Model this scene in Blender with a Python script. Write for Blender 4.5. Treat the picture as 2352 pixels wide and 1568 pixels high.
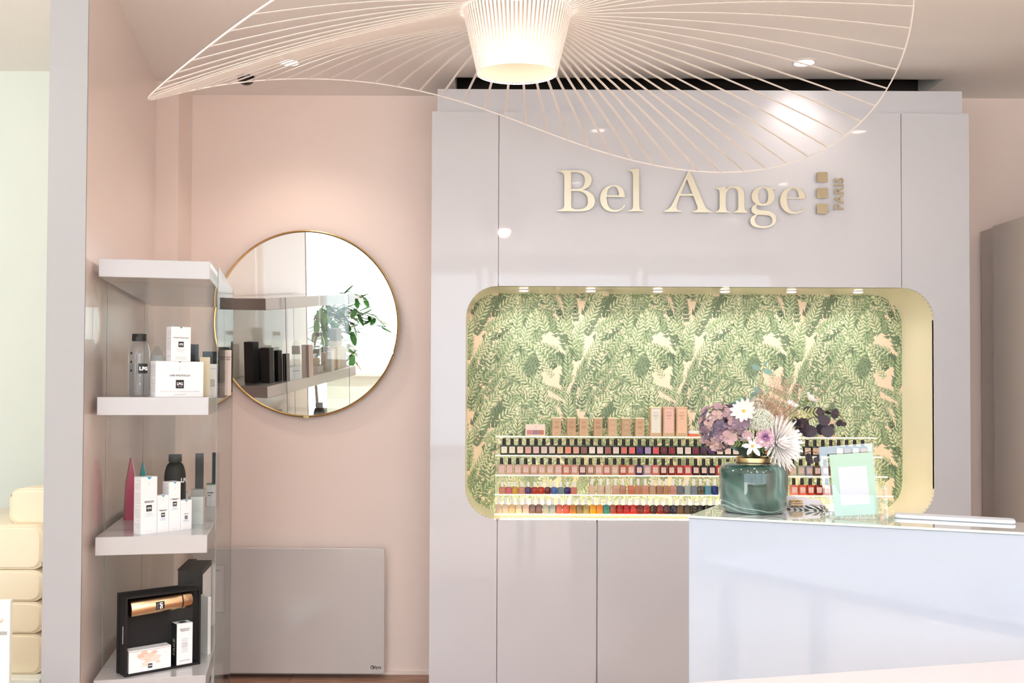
import bpy, bmesh, math, random
from mathutils import Vector, Matrix, noise as mnoise
for o in list(bpy.data.objects): bpy.data.objects.remove(o)
SC = bpy.context.scene
COL = SC.collection
PI = math.pi
rnd = random.Random(11)

# ------------------------------------------------------------------ camera
W, H, F = 2352, 1568, 2290.0
CX, CY, CAMH = 1130.0, 843.0, 1.24
PITCH, ROLL = 48 / 2290, 0.0045
cp, sp, cr, sr = math.cos(PITCH), math.sin(PITCH), math.cos(ROLL), math.sin(ROLL)
FW = Vector((0, cp, sp)); U0 = Vector((0, -sp, cp)); R0 = Vector((1, 0, 0))
RT = R0 * cr + U0 * sr; UP = -R0 * sr + U0 * cr
cam = bpy.data.cameras.new('camera'); camo = bpy.data.objects.new('camera', cam); COL.objects.link(camo)
cam.sensor_width = 36; cam.lens = F * 36 / W; cam.clip_start = .02
cam.shift_x = (W / 2 - CX) / W; cam.shift_y = (CY - H / 2) / W
M = Matrix((RT, UP, -FW)).transposed().to_4x4(); M.translation = (0, 0, CAMH)
camo.matrix_world = M
SC.camera = camo

def ray(px, py): return RT * ((px - CX) / F) - UP * ((py - CY) / F) + FW
def AY(px, py, y):                     # world (x, z) of a photo point on the plane Y = y
    d = ray(px, py); t = y / d.y
    return d.x * t, CAMH + d.z * t
def AZ(px, py, z):                     # world (x, y) of a photo point on the plane Z = z
    d = ray(px, py); t = (z - CAMH) / d.z
    return d.x * t, d.y * t

# ------------------------------------------------------------------ world, light, exposure
def lin(c):
    if isinstance(c, str): c = tuple(int(c[i:i+2], 16) for i in (0, 2, 4))
    r = []
    for v in c[:3]:
        v = v / 255
        r.append(v / 12.92 if v <= .04045 else ((v + .055) / 1.055) ** 2.4)
    return tuple(r) + (1,)
SC.view_settings.view_transform = 'Standard'; SC.view_settings.look = 'None'
SC.view_settings.gamma = 1; SC.view_settings.use_curve_mapping = False
SC.view_settings.exposure = 0.50
SC.cycles.use_denoising = True
SC.cycles.max_bounces = 10; SC.cycles.diffuse_bounces = 5; SC.cycles.glossy_bounces = 5
SC.cycles.transparent_max_bounces = 24; SC.cycles.transmission_bounces = 8
SC.cycles.sample_clamp_indirect = 4; SC.cycles.caustics_reflective = False; SC.cycles.caustics_refractive = False
world = bpy.data.worlds.new('world'); SC.world = world; world.use_nodes = True
bg = world.node_tree.nodes['Background']
bg.inputs[0].default_value = (.80, .91, 1.0, 1); bg.inputs[1].default_value = 3.1
CEIL = 2.52; YF = -1.7; YB = 4.35

def portal(x0, x1, z0, z1, y):
    l = bpy.data.lights.new('window_portal', 'AREA'); l.shape = 'RECTANGLE'; l.size = x1 - x0; l.size_y = z1 - z0
    l.cycles.is_portal = True
    o = bpy.data.objects.new('window_portal', l); COL.objects.link(o)
    o.location = ((x0 + x1) / 2, y, (z0 + z1) / 2); o.rotation_euler = (PI / 2, 0, 0)   # -Z axis points to +Y
def lamp(kind, loc, energy, color, size=.03, spot=None, blend=.6, rot=(0, 0, 0)):
    l = bpy.data.lights.new(kind.lower() + '_light', kind); l.energy = energy; l.color = color
    if kind == 'AREA': l.shape = 'RECTANGLE'; l.size, l.size_y = size
    else: l.shadow_soft_size = size
    if spot: l.spot_size = spot; l.spot_blend = blend
    o = bpy.data.objects.new(kind.lower() + '_light', l); COL.objects.link(o); o.location = loc; o.rotation_euler = rot
    return o
sun_l = bpy.data.lights.new('sun', 'SUN'); sun_l.energy = 22; sun_l.angle = .02; sun_l.color = (1, .97, .93)
sun_o = bpy.data.objects.new('sun', sun_l); COL.objects.link(sun_o); sun_o.rotation_euler = (math.radians(-32), 0, math.radians(12))   # high sun from behind the building: lights the street only
portal(-3.3, -2.07, .02, 2.4, YF); portal(-2.07, 2.9, .66, 2.4, YF)
WARM = (1.0, .70, .46); WARM2 = (1.0, .86, .62)

# ------------------------------------------------------------------ helpers
def tag(o, label=None, cat=None, group=None, kind=None):
    if label: o['label'] = label
    if cat: o['category'] = cat
    if group: o['group'] = group
    if kind: o['kind'] = kind
    return o
def thing(name, label, cat, loc=(0, 0, 0), rz=0, group=None, rx=0):
    o = bpy.data.objects.new(name, None); COL.objects.link(o); o.empty_display_size = .02
    o.location = loc; o.rotation_euler = (rx, 0, rz)
    return tag(o, label, cat, group)
def link(name, me, parent=None, m=None):
    o = bpy.data.objects.new(name, me); COL.objects.link(o)
    if parent: o.parent = parent
    if m is not None:
        if len(me.materials) == 0: me.materials.append(m)
        if me.materials[0] is not m: o.material_slots[0].link = 'OBJECT'; o.material_slots[0].material = m
    return o
class MB:
    def __init__(s): s.v = []; s.f = []; s.mi = []; s.cur = 0
    def face(s, pts):
        n = len(s.v); s.v += [tuple(p) for p in pts]; s.f.append(tuple(range(n, n + len(pts)))); s.mi.append(s.cur)
    def box(s, x0, x1, y0, y1, z0, z1, R=None):
        P = [(x0, y0, z0), (x1, y0, z0), (x1, y1, z0), (x0, y1, z0), (x0, y0, z1), (x1, y0, z1), (x1, y1, z1), (x0, y1, z1)]
        if R is not None: P = [tuple(R @ Vector(p)) for p in P]
        n = len(s.v); s.v += P
        for q in ((3, 2, 1, 0), (4, 5, 6, 7), (0, 1, 5, 4), (1, 2, 6, 5), (2, 3, 7, 6), (3, 0, 4, 7)):
            s.f.append(tuple(n + i for i in q)); s.mi.append(s.cur)
        return s
    def rings(s, rs, cap=True, closed=False):          # list of rings with equal counts
        n = len(s.v); k = len(rs[0])
        for r in rs: s.v += [tuple(p) for p in r]
        m = len(rs)
        for i in range(m if closed else m - 1):
            a = n + i * k; b = n + ((i + 1) % m) * k
            for j in range(k):
                jn = (j + 1) % k
                s.f.append((a + j, a + jn, b + jn, b + j)); s.mi.append(s.cur)
        if cap and not closed:
            s.f.append(tuple(n + j for j in reversed(range(k)))); s.mi.append(s.cur)
            s.f.append(tuple(n + (m - 1) * k + j for j in range(k))); s.mi.append(s.cur)
        return s
    def lathe(s, prof, n=32, c=(0, 0, 0), cap=True, sx=1, sy=1):
        return s.rings([[(c[0] + r * sx * math.cos(2 * PI * j / n), c[1] + r * sy * math.sin(2 * PI * j / n), c[2] + z) for j in range(n)] for r, z in prof], cap)
    def tube(s, pts, r, n=6, closed=False, cap=True):
        pts = [Vector(p) for p in pts]; rs = []; m = len(pts)
        up = Vector((0, 0, 1))
        for i, p in enumerate(pts):
            a = pts[(i - 1) % m] if (closed or i > 0) else p
            b = pts[(i + 1) % m] if (closed or i < m - 1) else p
            t = (b - a).normalized()
            u = up if abs(t.dot(up)) < .95 else Vector((1, 0, 0))
            x = t.cross(u).normalized(); y = x.cross(t)
            rr = r[i] if isinstance(r, (list, tuple)) else r
            rs.append([p + (x * math.cos(2 * PI * j / n) + y * math.sin(2 * PI * j / n)) * rr for j in range(n)])
        return s.rings(rs, cap, closed)
    def prism(s, pts, y0, y1):                          # outline in (x, z), thickness along y
        a = [(x, y0, z) for x, z in pts]; b = [(x, y1, z) for x, z in pts]
        return s.rings([b, a])
    def mesh(s, name, mats, smooth=False):
        me = bpy.data.meshes.new(name); me.from_pydata(s.v, [], s.f)
        if not isinstance(mats, (list, tuple)): mats = [mats]
        for m in mats: me.materials.append(m)
        if len(mats) > 1: me.polygons.foreach_set('material_index', s.mi)
        if smooth:
            me.shade_smooth() if hasattr(me, 'shade_smooth') else None
            me.set_sharp_from_angle(angle=math.radians(40))
        me.update(); return me
    def build(s, name, mats, parent=None, smooth=False, bevel=0, seg=2):
        me = s.mesh(name, mats, smooth); o = link(name, me, parent)
        if bevel:
            b = o.modifiers.new('bevel', 'BEVEL'); b.width = bevel; b.segments = seg; b.limit_method = 'ANGLE'; b.angle_limit = math.radians(50)
            me.shade_smooth(); me.set_sharp_from_angle(angle=math.radians(35))
        return o
def bxs(name, m, parent, x0, x1, y0, y1, z0, z1, bevel=0):
    return MB().box(x0, x1, y0, y1, z0, z1).build(name, m, parent, bevel=bevel)
def rrect(x0, x1, z0, z1, r, n=8):
    pts = []
    for cx, cz, a0 in ((x1 - r, z1 - r, 0), (x0 + r, z1 - r, 90), (x0 + r, z0 + r, 180), (x1 - r, z0 + r, 270)):
        for k in range(n + 1):
            a = math.radians(a0 + 90 * k / n); pts.append((cx + r * math.cos(a), cz + r * math.sin(a)))
    return pts
def curve_mesh(name, loops, thick, m, parent=None, bevel=0):    # filled loops in (x, z) standing on y = 0, thick towards -y
    cu = bpy.data.curves.new(name, 'CURVE'); cu.dimensions = '2D'; cu.fill_mode = 'BOTH'; cu.extrude = thick / 2; cu.bevel_depth = bevel
    for L in loops:
        sl = cu.splines.new('POLY'); sl.points.add(len(L) - 1)
        for i, (x, z) in enumerate(L): sl.points[i].co = (x, z, 0, 1)
        sl.use_cyclic_u = True
    t = bpy.data.objects.new('t', cu); COL.objects.link(t)
    me = bpy.data.meshes.new_from_object(t); bpy.data.objects.remove(t)
    me.transform(Matrix.Translation((0, -thick / 2, 0)) @ Matrix.Rotation(PI / 2, 4, 'X'))
    me.name = name; me.materials.clear(); me.materials.append(m)
    return link(name, me, parent)
TXC = {}
def text(body, size, m, parent, loc, rz=0, name='print', bold=0, align='CENTER', ext=0, rx=PI / 2, sx=1, ry=0, shear=0, spacing=1):
    key = (body, size, bold, align, ext, sx, shear, spacing)
    if key not in TXC:
        cu = bpy.data.curves.new('t', 'FONT'); cu.body = body; cu.size = size; cu.offset = bold; cu.align_x = align; cu.align_y = 'CENTER'; cu.extrude = ext
        cu.resolution_u = 3; cu.shear = shear; cu.space_character = spacing
        t = bpy.data.objects.new('t', cu); COL.objects.link(t)
        me = bpy.data.meshes.new_from_object(t); bpy.data.objects.remove(t)
        me.transform(Matrix.Scale(sx, 4, (1, 0, 0))); me.name = name; me.materials.clear(); me.materials.append(m); TXC[key] = me
    o = link(name, TXC[key], parent, m); o.location = loc; o.rotation_euler = (rx, ry, rz)
    return o

# ------------------------------------------------------------------ materials
def P(name, c, rough=.5, metal=0, coat=0, coat_r=.03, spec=.5, emis=None, es=0, trans=0, sub=0, ior=1.45, aniso=0):
    m = bpy.data.materials.new(name); m.use_nodes = True; b = m.node_tree.nodes['Principled BSDF']
    b.inputs['Base Color'].default_value = lin(c); b.inputs['Roughness'].default_value = rough; b.inputs['Metallic'].default_value = metal
    b.inputs['Coat Weight'].default_value = coat; b.inputs['Coat Roughness'].default_value = coat_r; b.inputs['Specular IOR Level'].default_value = spec
    b.inputs['Transmission Weight'].default_value = trans; b.inputs['IOR'].default_value = ior
    if sub: b.inputs['Subsurface Weight'].default_value = sub; b.inputs['Subsurface Scale'].default_value = .01
    if emis: b.inputs['Emission Color'].default_value = lin(emis); b.inputs['Emission Strength'].default_value = es
    return m
def noisy(m, scale=6, amt=.04, bump=0, bscale=200, rough_amt=0):       # slight tone variation and fine relief
    nt = m.node_tree; b = nt.nodes['Principled BSDF']; c = b.inputs['Base Color'].default_value[:]
    tc = nt.nodes.new('ShaderNodeTexCoord'); n = nt.nodes.new('ShaderNodeTexNoise'); n.inputs['Scale'].default_value = scale; n.inputs['Detail'].default_value = 4
    mx = nt.nodes.new('ShaderNodeMix'); mx.data_type = 'RGBA'
    mx.inputs[6].default_value = tuple(v * (1 - amt) for v in c[:3]) + (1,); mx.inputs[7].default_value = tuple(min(1, v * (1 + amt)) for v in c[:3]) + (1,)
    nt.links.new(tc.outputs['Object'], n.inputs['Vector']); nt.links.new(n.outputs['Fac'], mx.inputs[0]); nt.links.new(mx.outputs[2], b.inputs['Base Color'])
    if bump:
        n2 = nt.nodes.new('ShaderNodeTexNoise'); n2.inputs['Scale'].default_value = bscale; n2.inputs['Detail'].default_value = 3
        bp = nt.nodes.new('ShaderNodeBump'); bp.inputs['Strength'].default_value = bump; bp.inputs['Distance'].default_value = .002
        nt.links.new(tc.outputs['Object'], n2.inputs['Vector']); nt.links.new(n2.outputs['Fac'], bp.inputs['Height']); nt.links.new(bp.outputs[0], b.inputs['Normal'])
    return m
def glassy(name, tint=(.97, .985, .98), gl=1.0, ior=1.45, rough=0.0):             # thin clear sheet: see-through plus fresnel gloss
    m = bpy.data.materials.new(name); m.use_nodes = True; nt = m.node_tree; nt.nodes.clear()
    out = nt.nodes.new('ShaderNodeOutputMaterial'); mx = nt.nodes.new('ShaderNodeMixShader'); t = nt.nodes.new('ShaderNodeBsdfTransparent')
    g = nt.nodes.new('ShaderNodeBsdfGlossy'); f = nt.nodes.new('ShaderNodeFresnel'); ge = nt.nodes.new('ShaderNodeNewGeometry'); io = nt.nodes.new('ShaderNodeMix'); io.inputs[2].default_value = ior; io.inputs[3].default_value = 1 / ior
    nt.links.new(ge.outputs['Backfacing'], io.inputs[0]); nt.links.new(io.outputs[0], f.inputs[0])   # a thin sheet: never total reflection on the way out
    t.inputs[0].default_value = tuple(tint) + (1,); g.inputs['Roughness'].default_value = rough; g.inputs[0].default_value = (gl, gl, gl, 1)
    nt.links.new(f.outputs[0], mx.inputs[0]); nt.links.new(t.outputs[0], mx.inputs[1]); nt.links.new(g.outputs[0], mx.inputs[2]); nt.links.new(mx.outputs[0], out.inputs[0])
    return m
def translucent(name, c, fac=.5, gloss=.1, clear=0):
    m = bpy.data.materials.new(name); m.use_nodes = True; nt = m.node_tree; nt.nodes.clear(); N = nt.nodes.new; L = nt.links.new
    out = N('ShaderNodeOutputMaterial'); d = N('ShaderNodeBsdfDiffuse'); t = N('ShaderNodeBsdfTranslucent'); g = N('ShaderNodeBsdfGlossy'); g.inputs['Roughness'].default_value = .08
    c = lin(c)
    d.inputs[0].default_value = c; t.inputs[0].default_value = c
    a = N('ShaderNodeMixShader'); a.inputs[0].default_value = fac; L(d.outputs[0], a.inputs[1]); L(t.outputs[0], a.inputs[2])
    last = a
    if clear:
        tr = N('ShaderNodeBsdfTransparent'); tr.inputs[0].default_value = tuple(.4 + .6 * v for v in c[:3]) + (1,)
        e = N('ShaderNodeMixShader'); e.inputs[0].default_value = clear; L(a.outputs[0], e.inputs[1]); L(tr.outputs[0], e.inputs[2]); last = e
    if gloss:
        f = N('ShaderNodeFresnel'); f.inputs[0].default_value = 1.45
        b = N('ShaderNodeMixShader'); L(f.outputs[0], b.inputs[0]); L(last.outputs[0], b.inputs[1]); L(g.outputs[0], b.inputs[2]); last = b
    L(last.outputs[0], out.inputs[0]); return m
def emit(name, c, s):
    m = bpy.data.materials.new(name); m.use_nodes = True; nt = m.node_tree; nt.nodes.clear()
    o = nt.nodes.new('ShaderNodeOutputMaterial'); e = nt.nodes.new('ShaderNodeEmission'); e.inputs[0].default_value = lin(c); e.inputs[1].default_value = s
    nt.links.new(e.outputs[0], o.inputs[0]); return m
m_wall = noisy(P('pink_paint', (240, 224, 216), .6), 2, .012, .05, 300)
m_gloss_wall = P('pink_lacquer', (234, 220, 213), .3, coat=.7, coat_r=.02)
m_ceil = noisy(P('ceiling_paint', (240, 237, 234), .8), 1.5, .012, .05, 250)
m_white_wall = noisy(P('off_white_paint', (222, 228, 222), .7), 2, .01)
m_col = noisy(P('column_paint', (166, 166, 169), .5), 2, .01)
m_lacq = P('white_lacquer', (204, 206, 213), .35, coat=1, coat_r=.035)
m_counter = P('counter_lacquer', (163, 172, 187), .3, coat=1, coat_r=.05)
m_shelf = P('shelf_lacquer', (182, 180, 182), .3, coat=.8, coat_r=.03)
m_glass = glassy('clear_glass', (.972, .988, .98), .85, 1.2)
m_glass_edge = P('glass_edge', (128, 142, 136), .1)
m_winglass = glassy('window_glass', (.99, .99, .99))
m_gold = P('champagne_metal', (204, 199, 180), .3, metal=1)
m_gold2 = P('dull_gold_metal', (166, 155, 130), .35, metal=1)
m_brass = P('brass', (208, 178, 124), .25, metal=1)
m_brass2 = noisy(P('brushed_brass', (216, 192, 146), .28, metal=1), 60, .06)
m_mirror = P('mirror_silver', (238, 240, 236), .0, metal=1)
m_black = P('black_plastic', (22, 22, 24), .35)
m_mblack = P('matt_black', (17, 17, 19), .6)
m_dark = noisy(P('charcoal_card', (62, 62, 66), .45), 40, .08)
m_white = P('white_card', (240, 240, 243), .45)
m_whitep = P('white_plastic', (232, 230, 230), .35)
m_ink = P('black_ink', (28, 28, 32), .5)
m_grey_ink = P('grey_ink', (150, 150, 156), .5)
m_blue_ink = P('blue_ink', (140, 175, 215), .5)
m_cream_gold = noisy(P('cream_satin_lacquer', (242, 232, 212), .35, coat=.6, coat_r=.12), 5, .03)
m_acryl = glassy('acrylic', (.985, .985, .965), 1)
m_stepglow = emit('edge_lit_acrylic', (255, 242, 206), 1.5)
m_tread = glassy('glowing_acrylic', (.985, .985, .95), 1)          # acrylic lit through its edges: clear plus a faint glow of its own
_nt = m_tread.node_tree; _o = [n for n in _nt.nodes if n.type == 'OUTPUT_MATERIAL'][0]; _l = _o.inputs[0].links[0].from_socket
_ad = _nt.nodes.new('ShaderNodeAddShader'); _em = _nt.nodes.new('ShaderNodeEmission'); _em.inputs[0].default_value = lin((255, 236, 190)); _em.inputs[1].default_value = .05
_nt.links.new(_l, _ad.inputs[0]); _nt.links.new(_em.outputs[0], _ad.inputs[1]); _nt.links.new(_ad.outputs[0], _o.inputs[0])
m_led = emit('led', (255, 238, 208), 30)
m_spot = emit('spot_lens', (255, 240, 220), 14)
m_trimw = P('white_trim', (225, 220, 216), .4)

# ------------------------------------------------------------------ the room shell
def struct(o): o['kind'] = 'structure'; return o
XR = 2.75; XL = -3.4
WD = Vector((-.1859, .9826)); WN = Vector((.9826, .1859))           # direction and normal of the left partition
WP = Vector((-1.248, 3.29))
def wl(y, off=0):                                                   # x on the partition's room side
    return WP.x + (y - WP.y) * (-.1892) + off
f = struct(bxs('floor', noisy(P('floor_screed', (196, 180, 168), .7), 4, .05), None, XL, XR, YF, YB + .1, -.06, -.012))
m_wood = P('wood_plank', (150, 112, 94), .45)
nt = m_wood.node_tree; b_ = nt.nodes['Principled BSDF']
tc = nt.nodes.new('ShaderNodeTexCoord'); mp = nt.nodes.new('ShaderNodeMapping'); mp.inputs['Scale'].default_value = (2, 34, 2)
nz = nt.nodes.new('ShaderNodeTexNoise'); nz.inputs['Scale'].default_value = 3; nz.inputs['Detail'].default_value = 6; nz.inputs['Distortion'].default_value = .6
rp = nt.nodes.new('ShaderNodeValToRGB'); rp.color_ramp.elements[0].color = lin((126, 92, 76)); rp.color_ramp.elements[1].color = lin((186, 148, 128))
rp.color_ramp.elements[0].position = .3; rp.color_ramp.elements[1].position = .7
oi = nt.nodes.new('ShaderNodeObjectInfo'); ad = nt.nodes.new('ShaderNodeVectorMath'); ad.operation = 'ADD'
cmb = nt.nodes.new('ShaderNodeCombineXYZ'); mul = nt.nodes.new('ShaderNodeMath'); mul.operation = 'MULTIPLY'; mul.inputs[1].default_value = 37
nt.links.new(oi.outputs['Random'], mul.inputs[0]); nt.links.new(mul.outputs[0], cmb.inputs[0]); nt.links.new(mul.outputs[0], cmb.inputs[1])
nt.links.new(tc.outputs['Object'], ad.inputs[0]); nt.links.new(cmb.outputs[0], ad.inputs[1]); nt.links.new(ad.outputs[0], mp.inputs[0]); nt.links.new(mp.outputs[0], nz.inputs[0])
nt.links.new(nz.outputs['Fac'], rp.inputs[0]); nt.links.new(rp.outputs[0], b_.inputs['Base Color'])
pm = MB().box(-.599, .599, -.089, .089, -.012, 0).mesh('plank', m_wood)
r_ = 0
yy = YB - .09
while yy > 1.3:
    xx = XR - .6 - (r_ % 3) * .4
    while xx > -1.9:
        p_ = link('plank', pm, f); p_.location = (xx, yy, 0); xx -= 1.2
    yy -= .18; r_ += 1
cg = MB(); RX0, RX1, RY0, RR = AY(1045, 200, 4.1)[0], AY(2165, 205, 4.1)[0], 4.07, .12  # ceiling opened above the cabinet to shape a band of shade
lip = [(RY0 + RR * math.sin(a), CEIL + RR * (1 - math.cos(a))) for a in [math.radians(9 * k) for k in range(11)]]
cg.box(XL, XR + .1, YF - .1, RY0, CEIL, CEIL + .12); cg.box(XL, RX0, RY0, YB + .15, CEIL, CEIL + .12); cg.box(RX1, XR + .1, RY0, YB + .15, CEIL, CEIL + .12)
cg.rings([[(RX0, y, z) for y, z in lip + [(RY0, lip[-1][1])]], [(RX1, y, z) for y, z in lip + [(RY0, lip[-1][1])]]])
co_ = struct(cg.build('ceiling', m_ceil)); m_gap_shade = P('painted_gap_shade', (40, 36, 34), .9)
bxs('shade_recess', m_gap_shade, co_, RX0 - .05, RX1 + .05, RY0, YB + .1, CEIL + .125, CEIL + .15); bxs('shade_recess', m_gap_shade, co_, RX0, RX1, YB - .012, YB - .001, CEIL - .09, CEIL + .124)  # added dark surfaces standing in for the shade above the cabinet
struct(bxs('wall_back', m_wall, None, -1.62, XR + .1, YB, YB + .12, -.05, CEIL))
struct(bxs('wall_right', m_wall, None, XR, XR + .1, YF, YB + .1, -.05, CEIL))
# left partition with its white front end
pl = MB()
a0 = Vector((-1.16, 2.83)); a1 = Vector((wl(YB), YB)); th = .104
nrm = Vector((-WN.x, -WN.y))
def quad_prism(mb, pts, z0, z1): mb.rings([[(x, y, z0) for x, y in pts], [(x, y, z1) for x, y in pts]])
a0b = Vector((AZ(107, 700, CAMH - .0001)[0] if False else -1.266, 2.83))
e0 = a0 + WD * .012
quad_prism(pl, [tuple(e0), tuple(a1), (a1.x - .104, a1.y), (a0b.x + WD.x * .012, a0b.y + WD.y * .012)], -.05, CEIL)
struct(pl.build('wall_left', m_gloss_wall))
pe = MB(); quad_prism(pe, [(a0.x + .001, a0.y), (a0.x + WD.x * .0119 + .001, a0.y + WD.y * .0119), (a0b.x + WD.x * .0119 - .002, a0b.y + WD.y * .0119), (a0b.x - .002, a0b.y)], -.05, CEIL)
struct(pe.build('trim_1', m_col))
# pilaster in the corner
xp0, _ = AY(363, 500, 4.16); xp1, _ = AY(408, 500, 4.16)
struct(bxs('trim_2', m_wall, None, wl(4.16) - .02, xp1, 4.16, YB, -.05, CEIL))
# next room on the left
struct(bxs('wall_neighbour', m_white_wall, None, XL, -1.45, 4.03, 4.13, -.05, CEIL))
struct(bxs('wall_far_left', m_white_wall, None, XL - .1, XL, YF, 4.13, -.05, CEIL))
# street front behind the camera: low wall, header, posts, panes
wf = bxs('wall_front', m_white_wall, None, -2.07, XR, YF - .12, YF, -.05, .66); struct(wf)
bxs('header', m_white_wall, wf, XL, XR, YF - .12, YF, 2.4, CEIL)
bxs('sill', m_trimw, wf, -2.09, XR, YF - .14, YF + .05, .661, .69)
for i, (x0, x1, z0, pl_) in enumerate(((XL, -.1, .0, False), (-.04, 1.4, .69, True), (1.46, XR, .69, True))):
    w_ = MB(); w_.box(x1 - .05, x1, YF - .09, YF - .03, .69, 2.4); w_.box(x0, x1, YF - .09, YF - .03, 2.35, 2.4)
    if pl_: w_.box(x0, x0 + .05, YF - .09, YF - .03, z0, 2.35); w_.box(x0 + .05, x1 - .05, YF - .09, YF - .03, z0, z0 + .05)
    wo = struct(w_.build('window_%d' % (i + 1), m_trimw))
    if pl_: bxs('pane', m_winglass, wo, x0 + .05, x1 - .05, YF - .065, YF - .06, z0 + .05, 2.35)
    else:
        bxs('pane', m_winglass, wo, x0, -2.09, YF - .065, YF - .06, .0, 2.35); bxs('pane', m_winglass, wo, -2.087, x1 - .05, YF - .065, YF - .06, .691, 2.35)
struct(bxs('pavement', P('paving', (214, 210, 204), .9), None, -12, 12, -14, YF - .13, -.2, -.06))
# sheer curtain beside the window
cb = MB(); n = 60
pts = [(-1.05 + .5 * i / n, YF + .16 + .025 * math.sin(i * .9), ) for i in range(n + 1)]
for i in range(n):
    (xa, ya), (xb, yb) = pts[i], pts[i + 1]
    cb.face([(xa, ya, .72), (xb, yb, .72), (xb, yb, 2.38), (xa, ya, 2.38)])
tag(cb.build('sheer_curtain', translucent('sheer', (250, 250, 250), .6, 0, .45), smooth=True), 'sheer white curtain hanging at the shop window, seen in the round mirror', 'curtain')
bxs('baseboard_back', m_wall, None, xp1, AY(985, 1540, 4.34)[0] + .1, 4.338, YB - .0005, 0, .013)['kind'] = 'structure'

# ------------------------------------------------------------------ cabinet with the lit niche
YC = 3.966; YN = 4.28; TH = .018
cxl = AY(989, 900, YC)[0]; cxr = AY(2228, 800, YC)[0]; ztop = AY(1600, 258.5, YC)[1]
nx0, nx1 = AY(1069.5, 900, YC)[0], AY(2146, 900, YC)[0]
nzt, nzb = AY(1600, 658.5, YC)[1], AY(1360, 1193.5, YC)[1]
NR = .128
xs1, xs2 = nx0 + NR, nx1 - NR
cab = thing('display_cabinet', 'tall glossy white wall cabinet with a rounded lit niche', 'cabinet', (0, YC, 0))
def arc(cx, cz, r, a0, a1, n=12): return [(cx + r * math.cos(math.radians(a0 + (a1 - a0) * k / n)), cz + r * math.sin(math.radians(a0 + (a1 - a0) * k / n))) for k in range(n + 1)]
g = .0014
pL = [(cxl, 0), (xs1 - g, 0), (xs1 - g, nzb)] + arc(xs1, nzb + NR, NR, 269.6, 180) + arc(xs1, nzt - NR, NR, 180, 90.4) + [(xs1 - g, ztop), (cxl, ztop)]
pR = [(cxr, 0), (cxr, ztop), (xs2 + g, ztop)] + arc(xs2, nzt - NR, NR, 89.6, 0) + arc(xs2, nzb + NR, NR, 0, -89.6) + [(xs2 + g, 0)]
for nm, L in (('left_panel', pL), ('right_panel', pR), ('fascia_panel', [(xs1 + g, nzt), (xs2 - g, nzt), (xs2 - g, ztop), (xs1 + g, ztop)])):
    o = curve_mesh(nm.replace('left_', 'side_').replace('right_', 'side_'), [L], TH, m_lacq, cab, bevel=0); o.location = (0, TH, 0)
dw = AY(1371, 1400, YC)[0] - xs1
xd = xs1
while xd < xs2 - .05:
    x1 = min(xd + dw, xs2)
    bxs('door', m_lacq, cab, xd + g * (1.6 if xd > xs1 else 1), x1 - g * 1.6, 0, TH, .02, nzb - .0005); xd = x1
car = MB(); dcab = YB - YC - .001
car.box(cxl + .002, nx0 - .012, TH + .0005, dcab, 0, ztop - .002); car.box(nx1 + .012, cxr - .002, TH + .0005, dcab, 0, ztop - .002)
car.box(nx0 - .012, nx1 + .012, TH + .0005, dcab, nzt + .012, ztop - .002); car.box(nx0 - .012, nx1 + .012, TH + .0005, dcab, 0, nzb - .012)
car.build('carcass', m_lacq, cab)
ox0 = AY(1005, 230, YC + .02)[0]; ox1 = AY(2210, 236, YC + .02)[0]; zc1 = AY(1600, 207, YC + .02)[1]
bxs('gap_shade_board', P('gap_shade_colour', (70, 60, 54), .9), cab, cxl + .02, cxr - .02, .14, dcab - .003, ztop - .0014, ztop + .001)  # added dark board, deepens the shade in the gap under the ceiling
bxs('cornice', m_lacq, cab, ox0, ox1, .02, .038, ztop - .0015, zc1)
nl = MB(); o_ = rrect(nx0 - .011, nx1 + .011, nzb - .011, nzt + .011, NR + .011, 12); i_ = rrect(nx0, nx1, nzb, nzt, NR, 12)
nl.rings([[(x, TH * .3, z) for x, z in i_], [(x, YN - YC, z) for x, z in i_], [(x, YN - YC, z) for x, z in o_], [(x, TH + .0006, z) for x, z in o_]], cap=False)
nl.build('niche_lining', m_cream_gold, cab, smooth=True)
# wallpaper: a printed pattern of leafy fronds on the niche's back
m_paper = bpy.data.materials.new('leaf_wallpaper'); m_paper.use_nodes = True
_b = m_paper.node_tree.nodes['Principled BSDF']; _b.inputs['Roughness'].default_value = .6
_a = m_paper.node_tree.nodes.new('ShaderNodeVertexColor'); _a.layer_name = 'Col'
m_paper.node_tree.links.new(_a.outputs[0], _b.inputs['Base Color'])
TX, TZ = .475, .475
wr = random.Random(5)
LAYERS = [((112, 134, 106), (86, 110, 86), 7, 6, .16, .033, .0062, 1.35, .45), ((130, 150, 120), (102, 126, 100), 7, 6, .15, .031, .0060, 1.1, .4), ((160, 178, 142), (116, 142, 108), 7, 7, .14, .029, .0058, .8, .3),
          ((176, 192, 154), (122, 148, 112), 7, 7, .13, .028, .0056, .75, .3), ((200, 210, 176), (132, 156, 118), 7, 7, .12, .027, .0056, .7, .3), ((220, 224, 192), (142, 164, 126), 7, 7, .11, .026, .0054, .7, .3)]
fr = []
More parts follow.
